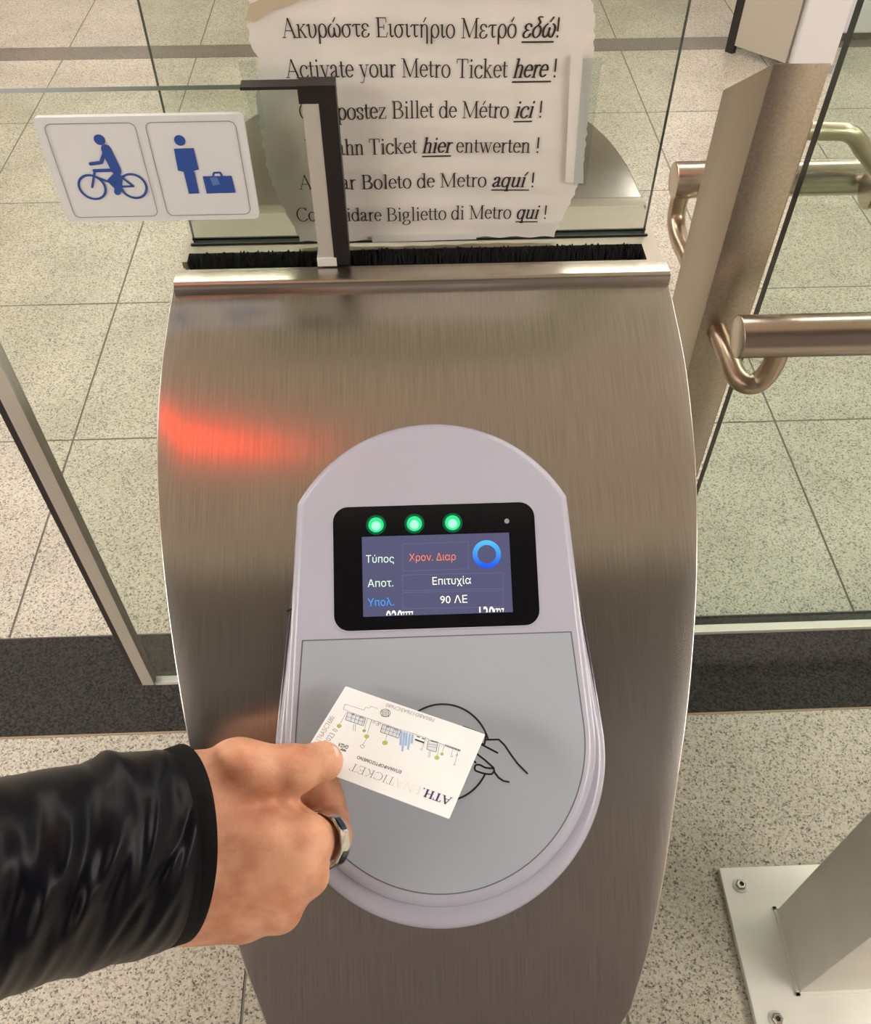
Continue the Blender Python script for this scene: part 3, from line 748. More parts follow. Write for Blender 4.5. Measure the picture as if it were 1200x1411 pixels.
# clock and date run off the lower edge: only the upper halves of the figures show
def half_text(s, p0, p1, h, cut):
    a, c = lp_(*p0), lp_(*p1); d = Vector((c[0] - a[0], c[1] - a[1])); w = d.length; d.normalize(); q = Vector((-d.y, d.x))
    mb = MB(); sans(mb, s, lambda x, y: (a[0] + d.x * x + q.x * y, a[1] + d.y * x + q.y * y, 0), 0, width=w, height=h, bold=0.01)
    bm = bmesh.new(); vs = [bm.verts.new(v) for v in mb.v]
    for f in mb.f:
        try: bm.faces.new([vs[i] for i in f])
        except ValueError: pass
    bmesh.ops.bisect_plane(bm, geom=bm.verts[:] + bm.edges[:] + bm.faces[:], plane_co=(0, cut, 0), plane_no=(0, -1, 0), clear_outer=True)
    bm.verts.index_update(); out = MB()
    out.add([flcd(v.co.x, v.co.y) for v in bm.verts], [[v.index for v in f.verts] for f in bm.faces]); bm.free(); return out
for nm, s, p0, p1 in (('cut off white date', '020', (345, 679), (430, 677)), ('cut off white time', '130', (828, 659), (905, 657))):
    obj('screen_text', half_text(s, p0, p1, 0.0088, L2 + 0.0004), 't_white', scr, label=nm)
for nm, s, p0, p1 in (('small white figures after date', '7777', (428, 652), (486, 650)), ('small white figures after time', '2727', (896, 636), (956, 634))):
    mb = half_text(s, p0, p1, 0.0050, L2 + 0.0004); obj('screen_text', mb, 't_white', scr, label=nm)
b = MB()
for x0, y0, x1, y1 in ((430, 255, 770, 395), (430, 415, 950, 497), (430, 507, 950, 590)):
    ribbon(b, [lp_(x0, y0 + 6), lp_(x1, y0 - 6), lp_(x1, y1 - 6), lp_(x0, y1 + 6)], 0.00025, lambda u, v: rp(u, v, 0.0004), closed=True, cap=False)
obj('screen_fields', b, 'lcd_line', scr)
m, nt, bs = mat('display_ring')
tc = nt.nodes.new('ShaderNodeTexCoord'); sp = nt.nodes.new('ShaderNodeSeparateXYZ'); mr = nt.nodes.new('ShaderNodeMapRange'); rr_ = nt.nodes.new('ShaderNodeValToRGB')
rc = lp_(865, 314)
mr.inputs[1].default_value = (rc[1] - 0.008) * math.cos(A30); mr.inputs[2].default_value = (rc[1] + 0.008) * math.cos(A30)
rr_.color_ramp.elements[0].color = (0.0, 0.10, 0.95, 1); rr_.color_ramp.elements[1].color = (0.10, 0.62, 1.0, 1)
nt.links.new(tc.outputs['Object'], sp.inputs[0]); nt.links.new(sp.outputs[1], mr.inputs[0]); nt.links.new(mr.outputs[0], rr_.inputs[0])
nt.links.new(rr_.outputs[0], bs.inputs['Emission Color']); bs.inputs['Emission Strength'].default_value = 1.0; bs.inputs['Base Color'].default_value = (0, 0, 0, 1)
M['ring'] = m
b = MB(); annulus(b, rc, 0.0056, 0.0085, flcd); obj('screen_circle', b, 'ring', scr, label='glowing blue circle')
for q in ((293, 163), (491, 157), (688, 152)):
    p = rloc(440 + q[0] / 3.75, 680 + q[1] / 3.75)
    b = MB(); disc(b, p, 0.0046, lambda u, v: rp(u, v, 0.0006)); led = obj('indicator_light', b, 'led', rd, label='glowing green indicator light')
    b = MB(); annulus(b, p, 0.0046, 0.0060, lambda u, v: rp(u, v, 0.00045)); obj('light_halo', b, 'led_glow', led)  # glow around the LED, painted as a dim green ring
    b = MB(); disc(b, (p[0], p[1] - 0.0006), 0.0028, lambda u, v: rp(u, v, 0.0008)); obj('light_core', b, 'led_core', led)
p = rloc(440 + 968 / 3.75, 680 + 143 / 3.75); b = MB(); disc(b, p, 0.0015, lambda u, v: rp(u, v, 0.0005)); obj('light_sensor', b, 'sensor', rd)

# ================================================================== SLIDING GLASS LEAF AND ITS SIGN
lf = empty('sliding_gate_leaf', (-0.18, 0.528, 0.51), 'clear sliding glass gate leaf coming out of the pedestal slot', 'gate leaf')
b = MB(); LX0, LX1 = -0.3115, -0.0585
prof = [(LX0, 0.512), (-0.1560, 0.512), (-0.1560, 1.0325), (LX1, 1.0325), (LX1, 1.179), (LX0, 1.179)]
b.prism([(x, 0.525, z) for x, z in prof], [(x, 0.531, z) for x, z in prof], 0, 1)
obj('glass_pane', b, ['glass', 'glass_edge_light'], lf)
b = MB(); b.box((-0.0585, 0.5225, 1.0665), (-0.0485, 0.5335, 1.171)); obj('end_profile', b, 'alu', lf, label='pale end strip')
b = MB(); b.box((-0.0600, 0.5215, 1.0610), (-0.0470, 0.5345, 1.0672)); obj('slide_pad', b, 'alu_white', lf)
b = MB(); b.box((-0.0485, 0.5222, 1.0615), (-0.0380, 0.5338, 1.1815)); b.box((-0.0600, 0.5222, 1.171), (-0.0485, 0.5338, 1.1815)); b.box((-0.0930, 0.5232, 1.179), (-0.0600, 0.5328, 1.1808)); obj('end_seal', b, 'black', lf, label='black rubber end seal')
b = MB(); b.box((-0.3145, 0.5215, 0.512), (-0.3015, 0.5345, 1.179)); obj('leading_profile', b, 'alu', lf, label='pale leading edge strip')
b = MB(); b.box((-0.3205, 0.5225, 0.512), (-0.3145, 0.5335, 1.179)); obj('leading_seal', b, 'black', lf, label='black rubber leading seal')
b = MB(); b.box((-0.3015, 0.5235, 0.508), (-0.160, 0.5325, 0.5125)); obj('bottom_strip', b, 'alu_white', lf)

sg = empty('pictogram_sign', (-0.155, 0.5225, 1.132), 'white plate with blue cyclist and luggage pictograms on the glass leaf', 'sign')
SY = 0.5205
def fsg(x, z): return (x, SY - 0.0004, z)
def sp8(cx, cy):
    q = atY(40 + cx / 3.5294, 120 + cy / 3.5294, SY); return float(q[0]), float(q[2])
b = MB(); o_ = rrect(-0.2160, 1.0985, -0.0935, 1.1665, 0.003)
b.prism([(x, SY, z) for x, z in o_], [(x, 0.5238, z) for x, z in o_]); obj('plate', b, 'sign', sg)
b = MB((0, -1, 0))
for x0, x1 in ((-0.2105, -0.1575), (-0.1515, -0.0985)):
    ribbon(b, rrect(x0, 1.1022, x1, 1.1628, 0.004), 0.0005, fsg, closed=True, cap=False)
obj('border_line', b, 'sign_grey', sg)
b = MB((0, -1, 0))
disc(b, sp8(343, 255), 0.0033, fsg)
ribbon(b, [sp8(375, 300), sp8(425, 405)], 0.0062, fsg)
ribbon(b, [sp8(372, 300), sp8(352, 365), sp8(300, 372)], 0.0022, fsg)
ribbon(b, [sp8(418, 402), sp8(318, 405)], 0.0022, fsg)
ribbon(b, [sp8(422, 408), sp8(440, 445), sp8(430, 510)], 0.0040, fsg)
ribbon(b, [sp8(430, 420), sp8(395, 455), sp8(440, 500)], 0.0032, fsg)
for q in ((308, 485), (508, 480)): annulus(b, sp8(*q), 0.0072, 0.0087, fsg)
ribbon(b, [sp8(318, 432), sp8(450, 482), sp8(508, 480), sp8(445, 432), sp8(400, 462)], 0.0014, fsg)
ribbon(b, [sp8(308, 485), sp8(320, 410)], 0.0014, fsg); ribbon(b, [sp8(450, 482), sp8(432, 430)], 0.0014, fsg)
obj('cyclist_pictogram', b, 'sign_blue', sg, label='blue cyclist pictogram')
b = MB((0, -1, 0))
disc(b, sp8(733, 258), 0.0033, fsg)
poly(b, [sp8(*q) for q in [(705, 298), (800, 295), (826, 400), (800, 405), (806, 415), (828, 515), (778, 517), (752, 410), (725, 405)]], fsg)
poly(b, [sp8(*q) for q in [(845, 432), (985, 430), (1005, 512), (865, 516)]], fsg)
ribbon(b, [sp8(895, 432), sp8(900, 415), sp8(930, 414), sp8(938, 430)], 0.0012, fsg)
obj('luggage_pictogram', b, 'sign_blue', sg, label='blue traveller with suitcase pictogram')
b = MB()
poly(b, [sp8(*q) for q in [(880, 438), (915, 436), (930, 470), (895, 478)]], lambda x, z: (x, SY - 0.0006, z))
obj('suitcase_label', b, 'sign_pale', sg)

# ================================================================== PAPER NOTICE
pn = empty('paper_notice', (0.012, 0.548, 1.07), 'worn white paper notice in six languages taped on the pedestal glass', 'notice')
PY = 0.5485
def wav(x, z):
    return 0.0003 * math.sin(z * 210 + x * 25) * math.exp(-((x - 0.0) / 0.12) ** 2) + 0.0006 * math.sin(x * 55 + 1.0 + z * 30) + 0.0001 * math.sin(z * 480 + 9 * x)
def fpaper(x, z, off=0.0): return (x, PY - wav(x, z) - off, z)
def pp(px, py): q = atY(px, py, PY); return float(q[0]), float(q[2])
lft = [pp(*q) for q in [(352, -60), (345, -10), (340, 28), (346, 65), (356, 80), (352, 130), (360, 185), (370, 240), (384, 275), (412, 327)]]
rgt = [pp(*q) for q in [(806, -60), (812, -10), (820, 20), (818, 75), (812, 150), (803, 235), (790, 270), (764, 322)]]
lft.sort(key=lambda p: p[1]); rgt.sort(key=lambda p: p[1])
z0p, z1p = 1.0632, 1.232
b = MB(); rows = []
for i in range(91):
    z = z0p + (z1p - z0p) * i / 90
    xl = np.interp(z, [p[1] for p in lft], [p[0] for p in lft]) + 0.0007 * math.sin(i * 1.3) * math.sin(i * 0.37)
    xr = np.interp(z, [p[1] for p in rgt], [p[0] for p in rgt]) + 0.0007 * math.sin(i * 1.7 + 1) * math.sin(i * 0.29)
    rows.append([fpaper(xl + (xr - xl) * k / 60, z + 0.0006 * math.sin(k * 0.9) * (i == 0)) for k in range(61)])
b.loft(rows, False)
back = [[(p[0], p[1] + 0.0003, p[2]) for p in r] for r in rows]
b.loft(back, False)
sheet = obj('sheet', b, 'paper', pn, smooth=60)
def fink(x, z): return fpaper(x, z, 0.0004)
def line(parts, pend, sxy):
    """parts: (text, emphasised); sxy: left pixel, right pixel, baseline pixel rows at both ends"""
    (xl, yl), (xr, yr) = sxy
    a, c = pp(xl, yl), pp(xr, yr)
    size = pend
    total = sum(serif_width(s) for s, e_ in parts) * size
    sx = (c[0] - a[0]) / total
    slope = (c[1] - a[1]) / (c[0] - a[0])
    mb = MB((0, -1, 0)); x = a[0]
    f = lambda X, Z: fink(X, Z + slope * (X - a[0]))
    for s, em in parts:
        x1 = serif(mb, s, f, x, a[1], size, 0, em, 1.35 if em else 1.0, sx)
        if em: ribbon(mb, [(x, a[1] - size * 0.16), (x1, a[1] - size * 0.16)], size * 0.06, f, cap=False)
        x = x1
    obj('printed_line', mb, 'ink', sheet)
line([('Ακυρώστε Εισιτήριο Μετρό ', 0), ('εδώ', 1), ('!', 0)], 0.0160, ((389, 51), (772, 51)))
line([('Activate your Metro Ticket ', 0), ('here ', 1), ('!', 0)], 0.0160, ((394, 106), (768, 106)))
line([('Compostez Billet de Métro ', 0), ('ici', 1), (' !', 0)], 0.0155, ((413, 164), (748, 161)))
line([('U-Bahn Ticket ', 0), ('hier', 1), (' entwerten !', 0)], 0.0150, ((420, 213), (744, 209)))
line([('Activar Boleto de Metro ', 0), ('aquí ', 1), ('!', 0)], 0.0150, ((412, 261), (737, 256)))
line([('Convalidare Biglietto di Metro ', 0), ('qui', 1), (' !', 0)], 0.0148, ((409, 305), (754, 300)))
def tape(pts, m, off, nm='tape_strip', lab=None):
    mb = MB(); q = [pp(*p) for p in pts]
    mb.prism([(x, PY - 0.0022 - off, z) for x, z in q], [(x, PY - 0.0020 - off, z) for x, z in q]); obj(nm, mb, m, pn, label=lab)
tape([(786, 72), (802, 70), (803, 250), (778, 249)], 'paper', 0.0004, 'paper_patch')
tape([(802, 78), (829, 76), (806, 253), (789, 252)], 'tape', 0.0008, lab='clear tape strip')
tape([(328, 82), (352, 80), (366, 175), (352, 176)], 'tape', 0.0006, lab='clear tape strip')
tape([(512, 322), (655, 320), (656, 327), (513, 331)], 'alu_white', 0.0003, lab='white tape along the lower edge')
tape([(345, 3), (372, -8), (420, -16), (426, -6), (398, 4), (372, 12), (350, 28), (338, 25)], 'tape_old', 0.0002, lab='yellowed torn tape')

# ================================================================== HANDRAIL POST WITH TUBES
hr = empty('handrail', (0.356, 0.855, 0), 'steel handrail post with a slanted top carrying two round rails', 'handrail')
b = MB(); x0, x1, y0, y1 = 0.330, 0.3825, 0.80, 0.909
zt, zb = 1.0725, 1.001
vs = [(x0, y0, 0), (x1, y0, 0), (x1, y1, 0), (x0, y1, 0), (x0, y0, zt), (x1, y0, zt), (x1, y1, zb), (x0, y1, zb)]
b.add(vs, [(0, 3, 2, 1), (4, 5, 6, 7), (0, 1, 5, 4), (1, 2, 6, 5), (2, 3, 7, 6), (3, 0, 4, 7)])
bm = bmesh.new(); V_ = [bm.verts.new(v) for v in b.v]
for f in b.f: bm.faces.new([V_[i] for i in f])
bmesh.ops.bevel(bm, geom=bm.edges[:], offset=0.0012, segments=2, profile=0.5, affect='EDGES'); bm.verts.index_update()
b = MB(); b.add([v.co[:] for v in bm.verts], [[v.index for v in f.verts] for f in bm.faces]); bm.free()
obj('post', b, 'steel_post', hr, smooth=30)
def capped_tube(x0, x1, y, z, r):
    b = MB(); R_ = []
    seg = 36
    for x, rr in ((x0 + 0.0, r - 0.003), (x0 + 0.0008, r - 0.001), (x0 + 0.002, r), (x1, r)):
        R_.append([(x, y + rr * math.cos(2 * PI * k / seg), z + rr * math.sin(2 * PI * k / seg)) for k in range(seg)])
    b.loft(R_, True, True, True); return b
FRY, FRZ, RRY = 0.720, 0.833, 1.030
obj('front_rail', capped_tube(0.338, 2.2, FRY, FRZ, 0.0222), 'tube', hr, smooth=40)
obj('rear_rail', capped_tube(0.338, 0.66, RRY, 0.835, 0.0222), 'tube', hr, smooth=40)
def bez(*P, n=10):
    out = []
    for i in range(0, len(P) - 2, 2):
        a, c, d = map(Vector, P[i:i + 3])
        for k in range(n + 1):
            t = k / n; out.append(a * (1 - t) ** 2 + c * 2 * t * (1 - t) + d * t * t)
    return out
b = MB(); b.tube([(0.351, 0.802, 0.778), (0.353, 0.770, 0.776)] + bez((0.355, 0.748, 0.774), (0.357, 0.722, 0.765), (0.372, 0.720, 0.768)) + bez((0.374, 0.720, 0.768), (0.386, 0.720, 0.772), (0.388, 0.720, 0.800)) + [(0.388, 0.720, 0.815)], 0.0115, 20)
obj('bracket', b, 'bracket', hr, smooth=50)
b = MB(); b.tube([(0.351, 0.907, 0.778)] + bez((0.351, 0.96, 0.776), (0.352, 1.03, 0.765), (0.352, 1.03, 0.800)) + [(0.352, 1.03, 0.818)], 0.0115, 20)
obj('bracket', b, 'bracket', hr, smooth=50)
# the next rail on the far side
er = empty('far_handrail', (0.66, 1.05, 0), 'round steel rail with a bent bracket seen through the right glass', 'handrail')
FY = 0.982
q = atY(1199, 262, FY)
b = capped_tube(float(q[0]) - 0.006, 2.2, FY, float(q[2]), 0.0222)
obj('rail', b, 'tube', er, smooth=40)
a = atY(1108, 180, FY); c = atY(1158, 181, FY); d = atY(1187, 203, FY)
b = MB(); b.tube([a] + bez(c, atY(1178, 181, FY), d) + [(float(q[0]) + 0.012, FY, float(q[2]) + 0.016)], 0.0105, 20); obj('bracket', b, 'bracket', er, smooth=50)
b = MB(); b.box((float(a[0]) - 0.022, FY - 0.012, 0), (float(a[0]) + 0.002, FY + 0.010, float(a[2]) + 0.016), bev=0.001); obj('post', b, 'steel_post', er)

# ================================================================== RIGHT GLASS PANEL
gp = empty('glass_panel', (1.0, 0.85, 0), 'tall green tinted glass gate panel beside the handrail post', 'glass panel')
b = MB(); b.box((0.414, 0.8435, 0.078), (1.7, 0.8565, 1.5), faces=[1, 1, 0, 1, 0, 1]); obj('glass_pane', b, ['glass_green', 'glass_edge'], gp)
b = MB(); b.box((0.412, 0.842, 0.070), (1.7, 0.858, 0.0785), bev=0.001); obj('bottom_rail', b, 'alu', gp)
b = MB()
for x in (0.75, 1.55): b.box((x - 0.03, 0.835, 0.0), (x + 0.03, 0.865, 0.070), bev=0.002)
b2 = MB(); b2.box((1.66, 0.838, 0.0), (1.70, 0.862, 0.070), bev=0.002); obj('floor_clamp', b2, 'steel_body', gp)

# ================================================================== WHITE POST ON BASE PLATE
bp = empty('white_post', (0.58, 0.34, 0), 'white painted square post bolted to the granite floor by a base plate', 'post')
b = MB(); b.box((0.4555, 0.225, 0.0), (0.72, 0.457, 0.012), bev=0.0015); obj('base_plate', b, 'white_paint', bp)
b = MB(); b.box((0.526, 0.2806, 0.012), (0.645, 0.3925, 0.95), bev=0.003); obj('shaft', b, 'white_paint', bp, smooth=30)
b = MB()
w0 = 0.004
for lo, hi in (((0.522, 0.2766, 0.012), (0.649, 0.2806, 0.016)), ((0.522, 0.2766, 0.012), (0.526, 0.3965, 0.016)), ((0.522, 0.3925, 0.012), (0.649, 0.3965, 0.016)), ((0.645, 0.2766, 0.012), (0.649, 0.3965, 0.016))): b.box(lo, hi)
obj('weld_seam', b, 'white_paint', bp)
for x, y in ((0.482, 0.430), (0.485, 0.2486), (0.690, 0.430), (0.690, 0.2486)):
    b = MB()
    ring = lambda r, z, s=24: [(x + r * math.cos(2 * PI * k / s), y + r * math.sin(2 * PI * k / s), z) for k in range(s)]
    b.loft([ring(0.0115, 0.012), ring(0.0115, 0.0135), ring(0.0095, 0.0142)], True, False, True)
    bt = obj('bolt', b, 'white_paint', bp, smooth=40, label='painted washer with worn bolt')
    b = MB(); b.loft([ring(0.0078, 0.0142, 6), ring(0.0078, 0.0185, 6), ring(0.0066, 0.0195, 6), ring(0.0040, 0.0195, 6), ring(0.0036, 0.0165, 6)], True, False, True); obj('bolt_head', b, 'bolt', bt)
    b = MB(); b.add(ring(0.0036, 0.0168, 12), [tuple(range(12))]); obj('bolt_socket', b, 'bolt_hole', bt)

# ================================================================== TICKET
CO = np.array([-0.0138, 0.2100, 0.9750]); C1 = np.array([0.9169, -0.3986, 0.0215]); C2 = np.array([0.3942, 0.8956, -0.2064])
C1 /= np.linalg.norm(C1); C2 -= C1 * (C1 @ C2); C2 /= np.linalg.norm(C2); CN = np.cross(C1, C2)
CWD, CHT, CTH = 0.0829, 0.0558, 0.0005
def fc(a, b, w=0.0): return tuple(CO + C1 * a + C2 * b + CN * w)
tk = empty('transit_ticket', tuple(CO), 'white paper transit ticket printed upside down held over the card reader', 'ticket')
b = MB(); o_ = rrect(-CWD / 2, -CHT / 2, CWD / 2, CHT / 2, 0.0007, 3)
b.prism([fc(x, y, -CTH) for x, y in o_], [fc(x, y, 0) for x, y in o_]); obj('card', b, 'card', tk)
INK = 0.00012
def fk(a, b): return fc(a, b, INK)
def tc_(cx, cy):
    q = hit(380 + cx / 3.3333, 920 + cy / 3.3333, CO + CN * INK, CN) - CO; return float(q @ C1), float(q @ C2)
def along(p0, p1):
    a, c = tc_(*p0), tc_(*p1); d = Vector((c[0] - a[0], c[1] - a[1])); w = d.length; d.normalize(); q = Vector((-d.y, d.x))
    return w, (lambda x, y: fk(a[0] + d.x * x + q.x * y, a[1] + d.y * x + q.y * y))
def card_serif(parts, p0, p1, size):
    w, f = along(p0, p1); tot = sum(serif_width(s) for s, *_ in parts) * size; sx = w / tot; x = 0
    for s, m, wt, nm in parts:
        mb = MB(tuple(CN)); x = serif(mb, s, f, x, 0, size, 0, False, wt, sx); obj('printed_word', mb, m, tk, label=nm)
card_serif([('ATH.', 'c_navy', 1.7, 'bold navy letters'), ('ENA', 'c_pale', 0.55, 'faint outlined letters'), ('TICKET', 'c_dark', 0.55, 'thin dark letters')], (812, 600), (350, 438), 0.0068)
def card_sans(name, s, m, p0, p1, h, bold=0.0):
    w, f = along(p0, p1); mb = MB(); sans(mb, s, f, 0, width=w, height=h, bold=bold); obj('printed_text', mb, m, tk, label=name)
card_sans('small dark capitals', 'ΕΠΑΝΑΦΟΡΤΙΖΟΜΕΝΟ', 'c_dark', (579, 474), (377, 404), 0.0019, 0.02)
card_sans('grey serial number', 'FB0ABD176A5C7680', 'c_grey', (730, 234), (510, 163), 0.0025)
card_sans('grey serial number along the short edge', '6176A5C7680', 'c_grey', (196, 352), (272, 228), 0.0030)
card_sans('grey date along the short edge', '2023 0', 'c_grey', (240, 350), (287, 288), 0.0032)
card_sans('small bold word', 'ΟΑΣΑ', 'c_dark', (336, 360), (290, 345), 0.0021, 0.04)
card_sans('tiny bold word', 'app', 'c_dark', (324, 380), (298, 371), 0.0015, 0.04)
b = MB(tuple(CN))
LW = 0.00016
def pl(*p, w=LW): ribbon(b, [tc_(*q) for q in p], w, fk, cap=False)
pl((310, 190), (318, 167), (405, 195), (412, 182), (430, 187), (436, 177), (462, 186), (470, 190)); pl((310, 190), (330, 200), (420, 232), (570, 284), (640, 306), (760, 350), (845, 380))
for q in (((330, 206), (412, 234), (402, 268), (320, 240)), ((490, 262), (574, 290), (563, 324), (480, 296)), ((700, 335), (744, 342), (736, 388), (694, 376))): ribbon(b, [tc_(*p) for p in q], LW * 1.6, fk, closed=True, cap=False)
for k in range(4): pl((352 + k * 17, 214 + k * 5.8), (343 + k * 17, 246 + k * 5.8)); pl((510 + k * 17, 270 + k * 5.8), (500 + k * 17, 302 + k * 5.8))
pl((325, 224), (408, 252)); pl((486, 280), (570, 308))
for c in ((355, 215), (393, 229), (515, 273), (553, 287)): annulus(b, tc_(*c), 0.0005, 0.0007, fk, seg=14)
annulus(b, tc_(503, 208), 0.0026, 0.00285, fk)
for k in range(5): pl((486, 197 + k * 6), (520, 199 + k * 6.5), w=0.00028)
pl((486, 194), (488, 222)); pl((520, 196), (518, 226)); pl((486, 194), (503, 190), (520, 197))
pl((325, 205), (293, 262)); pl((357, 260), (355, 290)); pl((366, 260), (364, 292)); pl((420, 234), (407, 282)); pl((440, 240), (419, 305)); pl((417, 325), (400, 355)); pl((510, 310), (502, 336)); pl((690, 318), (672, 372)); pl((704, 384), (700, 412)); pl((710, 384), (706, 413)); pl((752, 352), (741, 405)); pl((775, 356), (764, 388)); pl((836, 384), (822, 440)); pl((812, 376), (806, 402))
for c in ((450, 250), (466, 262), (476, 256)): annulus(b, tc_(*c), 0.0006, 0.00075, fk, seg=14)
ribbon(b, [tc_(*q) for q in ((386, 360), (398, 354), (409, 362), (397, 372))], LW, fk, closed=True, cap=False)
for c in ((668, 376), (820, 446), (808, 408), (832, 402)): annulus(b, tc_(*c), 0.0004, 0.00055, fk, seg=12)
pl((700, 352), (742, 356)); pl((699, 362), (740, 368))
obj('skyline_drawing', b, 'c_dark', tk, label='thin line drawing of a skyline')
b = MB()
for q in (((332, 208), (410, 235), (401, 264), (323, 238)), ((492, 265), (571, 292), (562, 321), (483, 295)), ((702, 337), (742, 344), (735, 386), (696, 374))): poly(b, [tc_(*p) for p in q], lambda u, v: fc(u, v, INK * 0.5))
obj('building_wash', b, 'c_bldg', tk, label='pale wash on the drawn buildings')
b = MB()
for x, y0, y1 in ((574, 290, 358), (586, 294, 386), (598, 298, 360), (611, 302, 378), (624, 306, 350)):
    dx = -0.18 * (y1 - y0); poly(b, [tc_(*q) for q in ((x, y0), (x + 9, y0 + 3), (x + 9 + dx * .6, y1), (x + dx * .6, y1 - 3))], fk)
obj('blue_bars', b, 'c_blue', tk, label='blue vertical bars')
b = MB()
for q in (((640, 326), (682, 341), (680, 348), (638, 333)), ((648, 313), (662, 318), (661, 322), (647, 317)), ((672, 322), (684, 326), (683, 330), (671, 326)), ((714, 333), (742, 341), (741, 345), (713, 338))): poly(b, [tc_(*p) for p in q], fk)
for k in range(11): pl((782 + k * 6.4, 353 + k * 2.3), (780 + k * 6.4, 362 + k * 2.3), w=0.0004)
obj('black_marks', b, 'line_black', tk, label='small black blocks in the drawing')
dots = ((291, 268, .0011), (406, 290, .0008), (417, 316, .0011), (501, 346, .0012), (740, 414, .0011), (763, 397, .0007))
for x, y, r in dots:
    b = MB(); disc(b, tc_(x, y), r, lambda u, v: fc(u, v, INK * 1.5)); gd = obj('green_dot', b, 'c_green', tk, label='lime green dot')
    b = MB(tuple(CN)); annulus(b, tc_(x, y), r, r + 0.00013, lambda u, v: fc(u, v, INK * 1.6), seg=24); ribbon(b, [tc_(x - 1, y - 5), tc_(x + 1, y + 5)], LW, lambda u, v: fc(u, v, INK * 1.8), cap=False)
    obj('dot_outline', b, 'c_dark', gd)

# ================================================================== HAND AND SLEEVE
D0 = 0.44
def W3(u, v, w):
    """a point on the view ray at u, v whose depth is w/1222 of D0 beyond D0"""
    d = D0 + w * D0 / FPX
    return EYE + ray(u, v) * d
def depth_card(u, v): return float((hit(u, v, CO, CN) - EYE) @ FW)
TW = (depth_card(447, 1052) - D0) * FPX / D0          # depth of the ticket under the thumb tip, in hand units
# signed distance field of the hand
def cap(P, a, b_, ra, rb):
    a = np.array(a, np.float32); b_ = np.array(b_, np.float32); ab = b_ - a
    t = np.clip(((P - a) @ ab) / float(ab @ ab), 0, 1)
    return np.linalg.norm(P - a - t[..., None] * ab, axis=-1) - (ra + (rb - ra) * t)
def smin(a, b_, k):
    h = np.clip(0.5 + 0.5 * (b_ - a) / k, 0, 1)
    return b_ * (1 - h) + a * h - k * h * (1 - h)
def chain(P, pts, k=6):
    d = None
    for p, q in zip(pts[:-1], pts[1:]):
        c = cap(P, p[:3], q[:3], p[3], q[3]); d = c if d is None else smin(d, c, k)
    return d
def surface_net(fn, lo, hi, step):
    xs = [np.arange(l, h + step, step, dtype=np.float32) for l, h in zip(lo, hi)]
    val = np.empty((len(xs[0]), len(xs[1]), len(xs[2])), np.float32)
    YZ = np.stack(np.meshgrid(xs[1], xs[2], indexing='ij'), -1)
    for i in range(0, len(xs[0]), 12):
        blk = xs[0][i:i + 12]
        P = np.empty((len(blk),) + YZ.shape[:2] + (3,), np.float32)
        P[..., 0] = blk[:, None, None]; P[..., 1:] = YZ[None]
        val[i:i + 12] = fn(P)
    ins = val < 0
    nx, ny, nz = val.shape
    acc = np.zeros((nx - 1, ny - 1, nz - 1, 3), np.float64); cnt = np.zeros((nx - 1, ny - 1, nz - 1))
    base = np.stack(np.meshgrid(*[np.arange(n - 1) for n in val.shape], indexing='ij'), -1).astype(np.float64)
    C = [(0, 0, 0), (1, 0, 0), (0, 1, 0), (1, 1, 0), (0, 0, 1), (1, 0, 1), (0, 1, 1), (1, 1, 1)]
    sl = lambda c: val[c[0]:nx - 1 + c[0], c[1]:ny - 1 + c[1], c[2]:nz - 1 + c[2]]
    for a in range(8):
        for b_ in range(a + 1, 8):
            dif = np.abs(np.array(C[a]) - np.array(C[b_]))
            if dif.sum() != 1: continue
            va, vb = sl(C[a]), sl(C[b_]); m_ = (va < 0) != (vb < 0)
            t = np.where(m_, va / np.where(m_, va - vb, 1), 0)
            p = base + np.array(C[a]) + (np.array(C[b_]) - np.array(C[a])) * t[..., None]
            acc += np.where(m_[..., None], p, 0); cnt += m_
    act = cnt > 0
    idx = -np.ones(act.shape, np.int64); idx[act] = np.arange(act.sum())
    vs = acc[act] / cnt[act][:, None] * step + np.array(lo)
    faces = []
    for ax in range(3):
        o = [1, 1, 1]; o[ax] = 0
        s0 = [slice(1, n - 1) for n in val.shape]; s0[ax] = slice(0, val.shape[ax] - 1)
        s1 = list(s0); s1[ax] = slice(1, val.shape[ax])
        ch = ins[tuple(s0)] != ins[tuple(s1)]
        ii = np.argwhere(ch); off = np.array([1, 1, 1]); off[ax] = 0
        ii = ii + off
        e1, e2 = [k for k in range(3) if k != ax]
        def cell(d1, d2):
            q = ii.copy(); q[:, e1] -= d1; q[:, e2] -= d2; return idx[q[:, 0], q[:, 1], q[:, 2]]
        fq = np.stack([cell(1, 1), cell(0, 1), cell(0, 0), cell(1, 0)], 1)
        faces.append(fq)
    return vs, np.concatenate(faces)
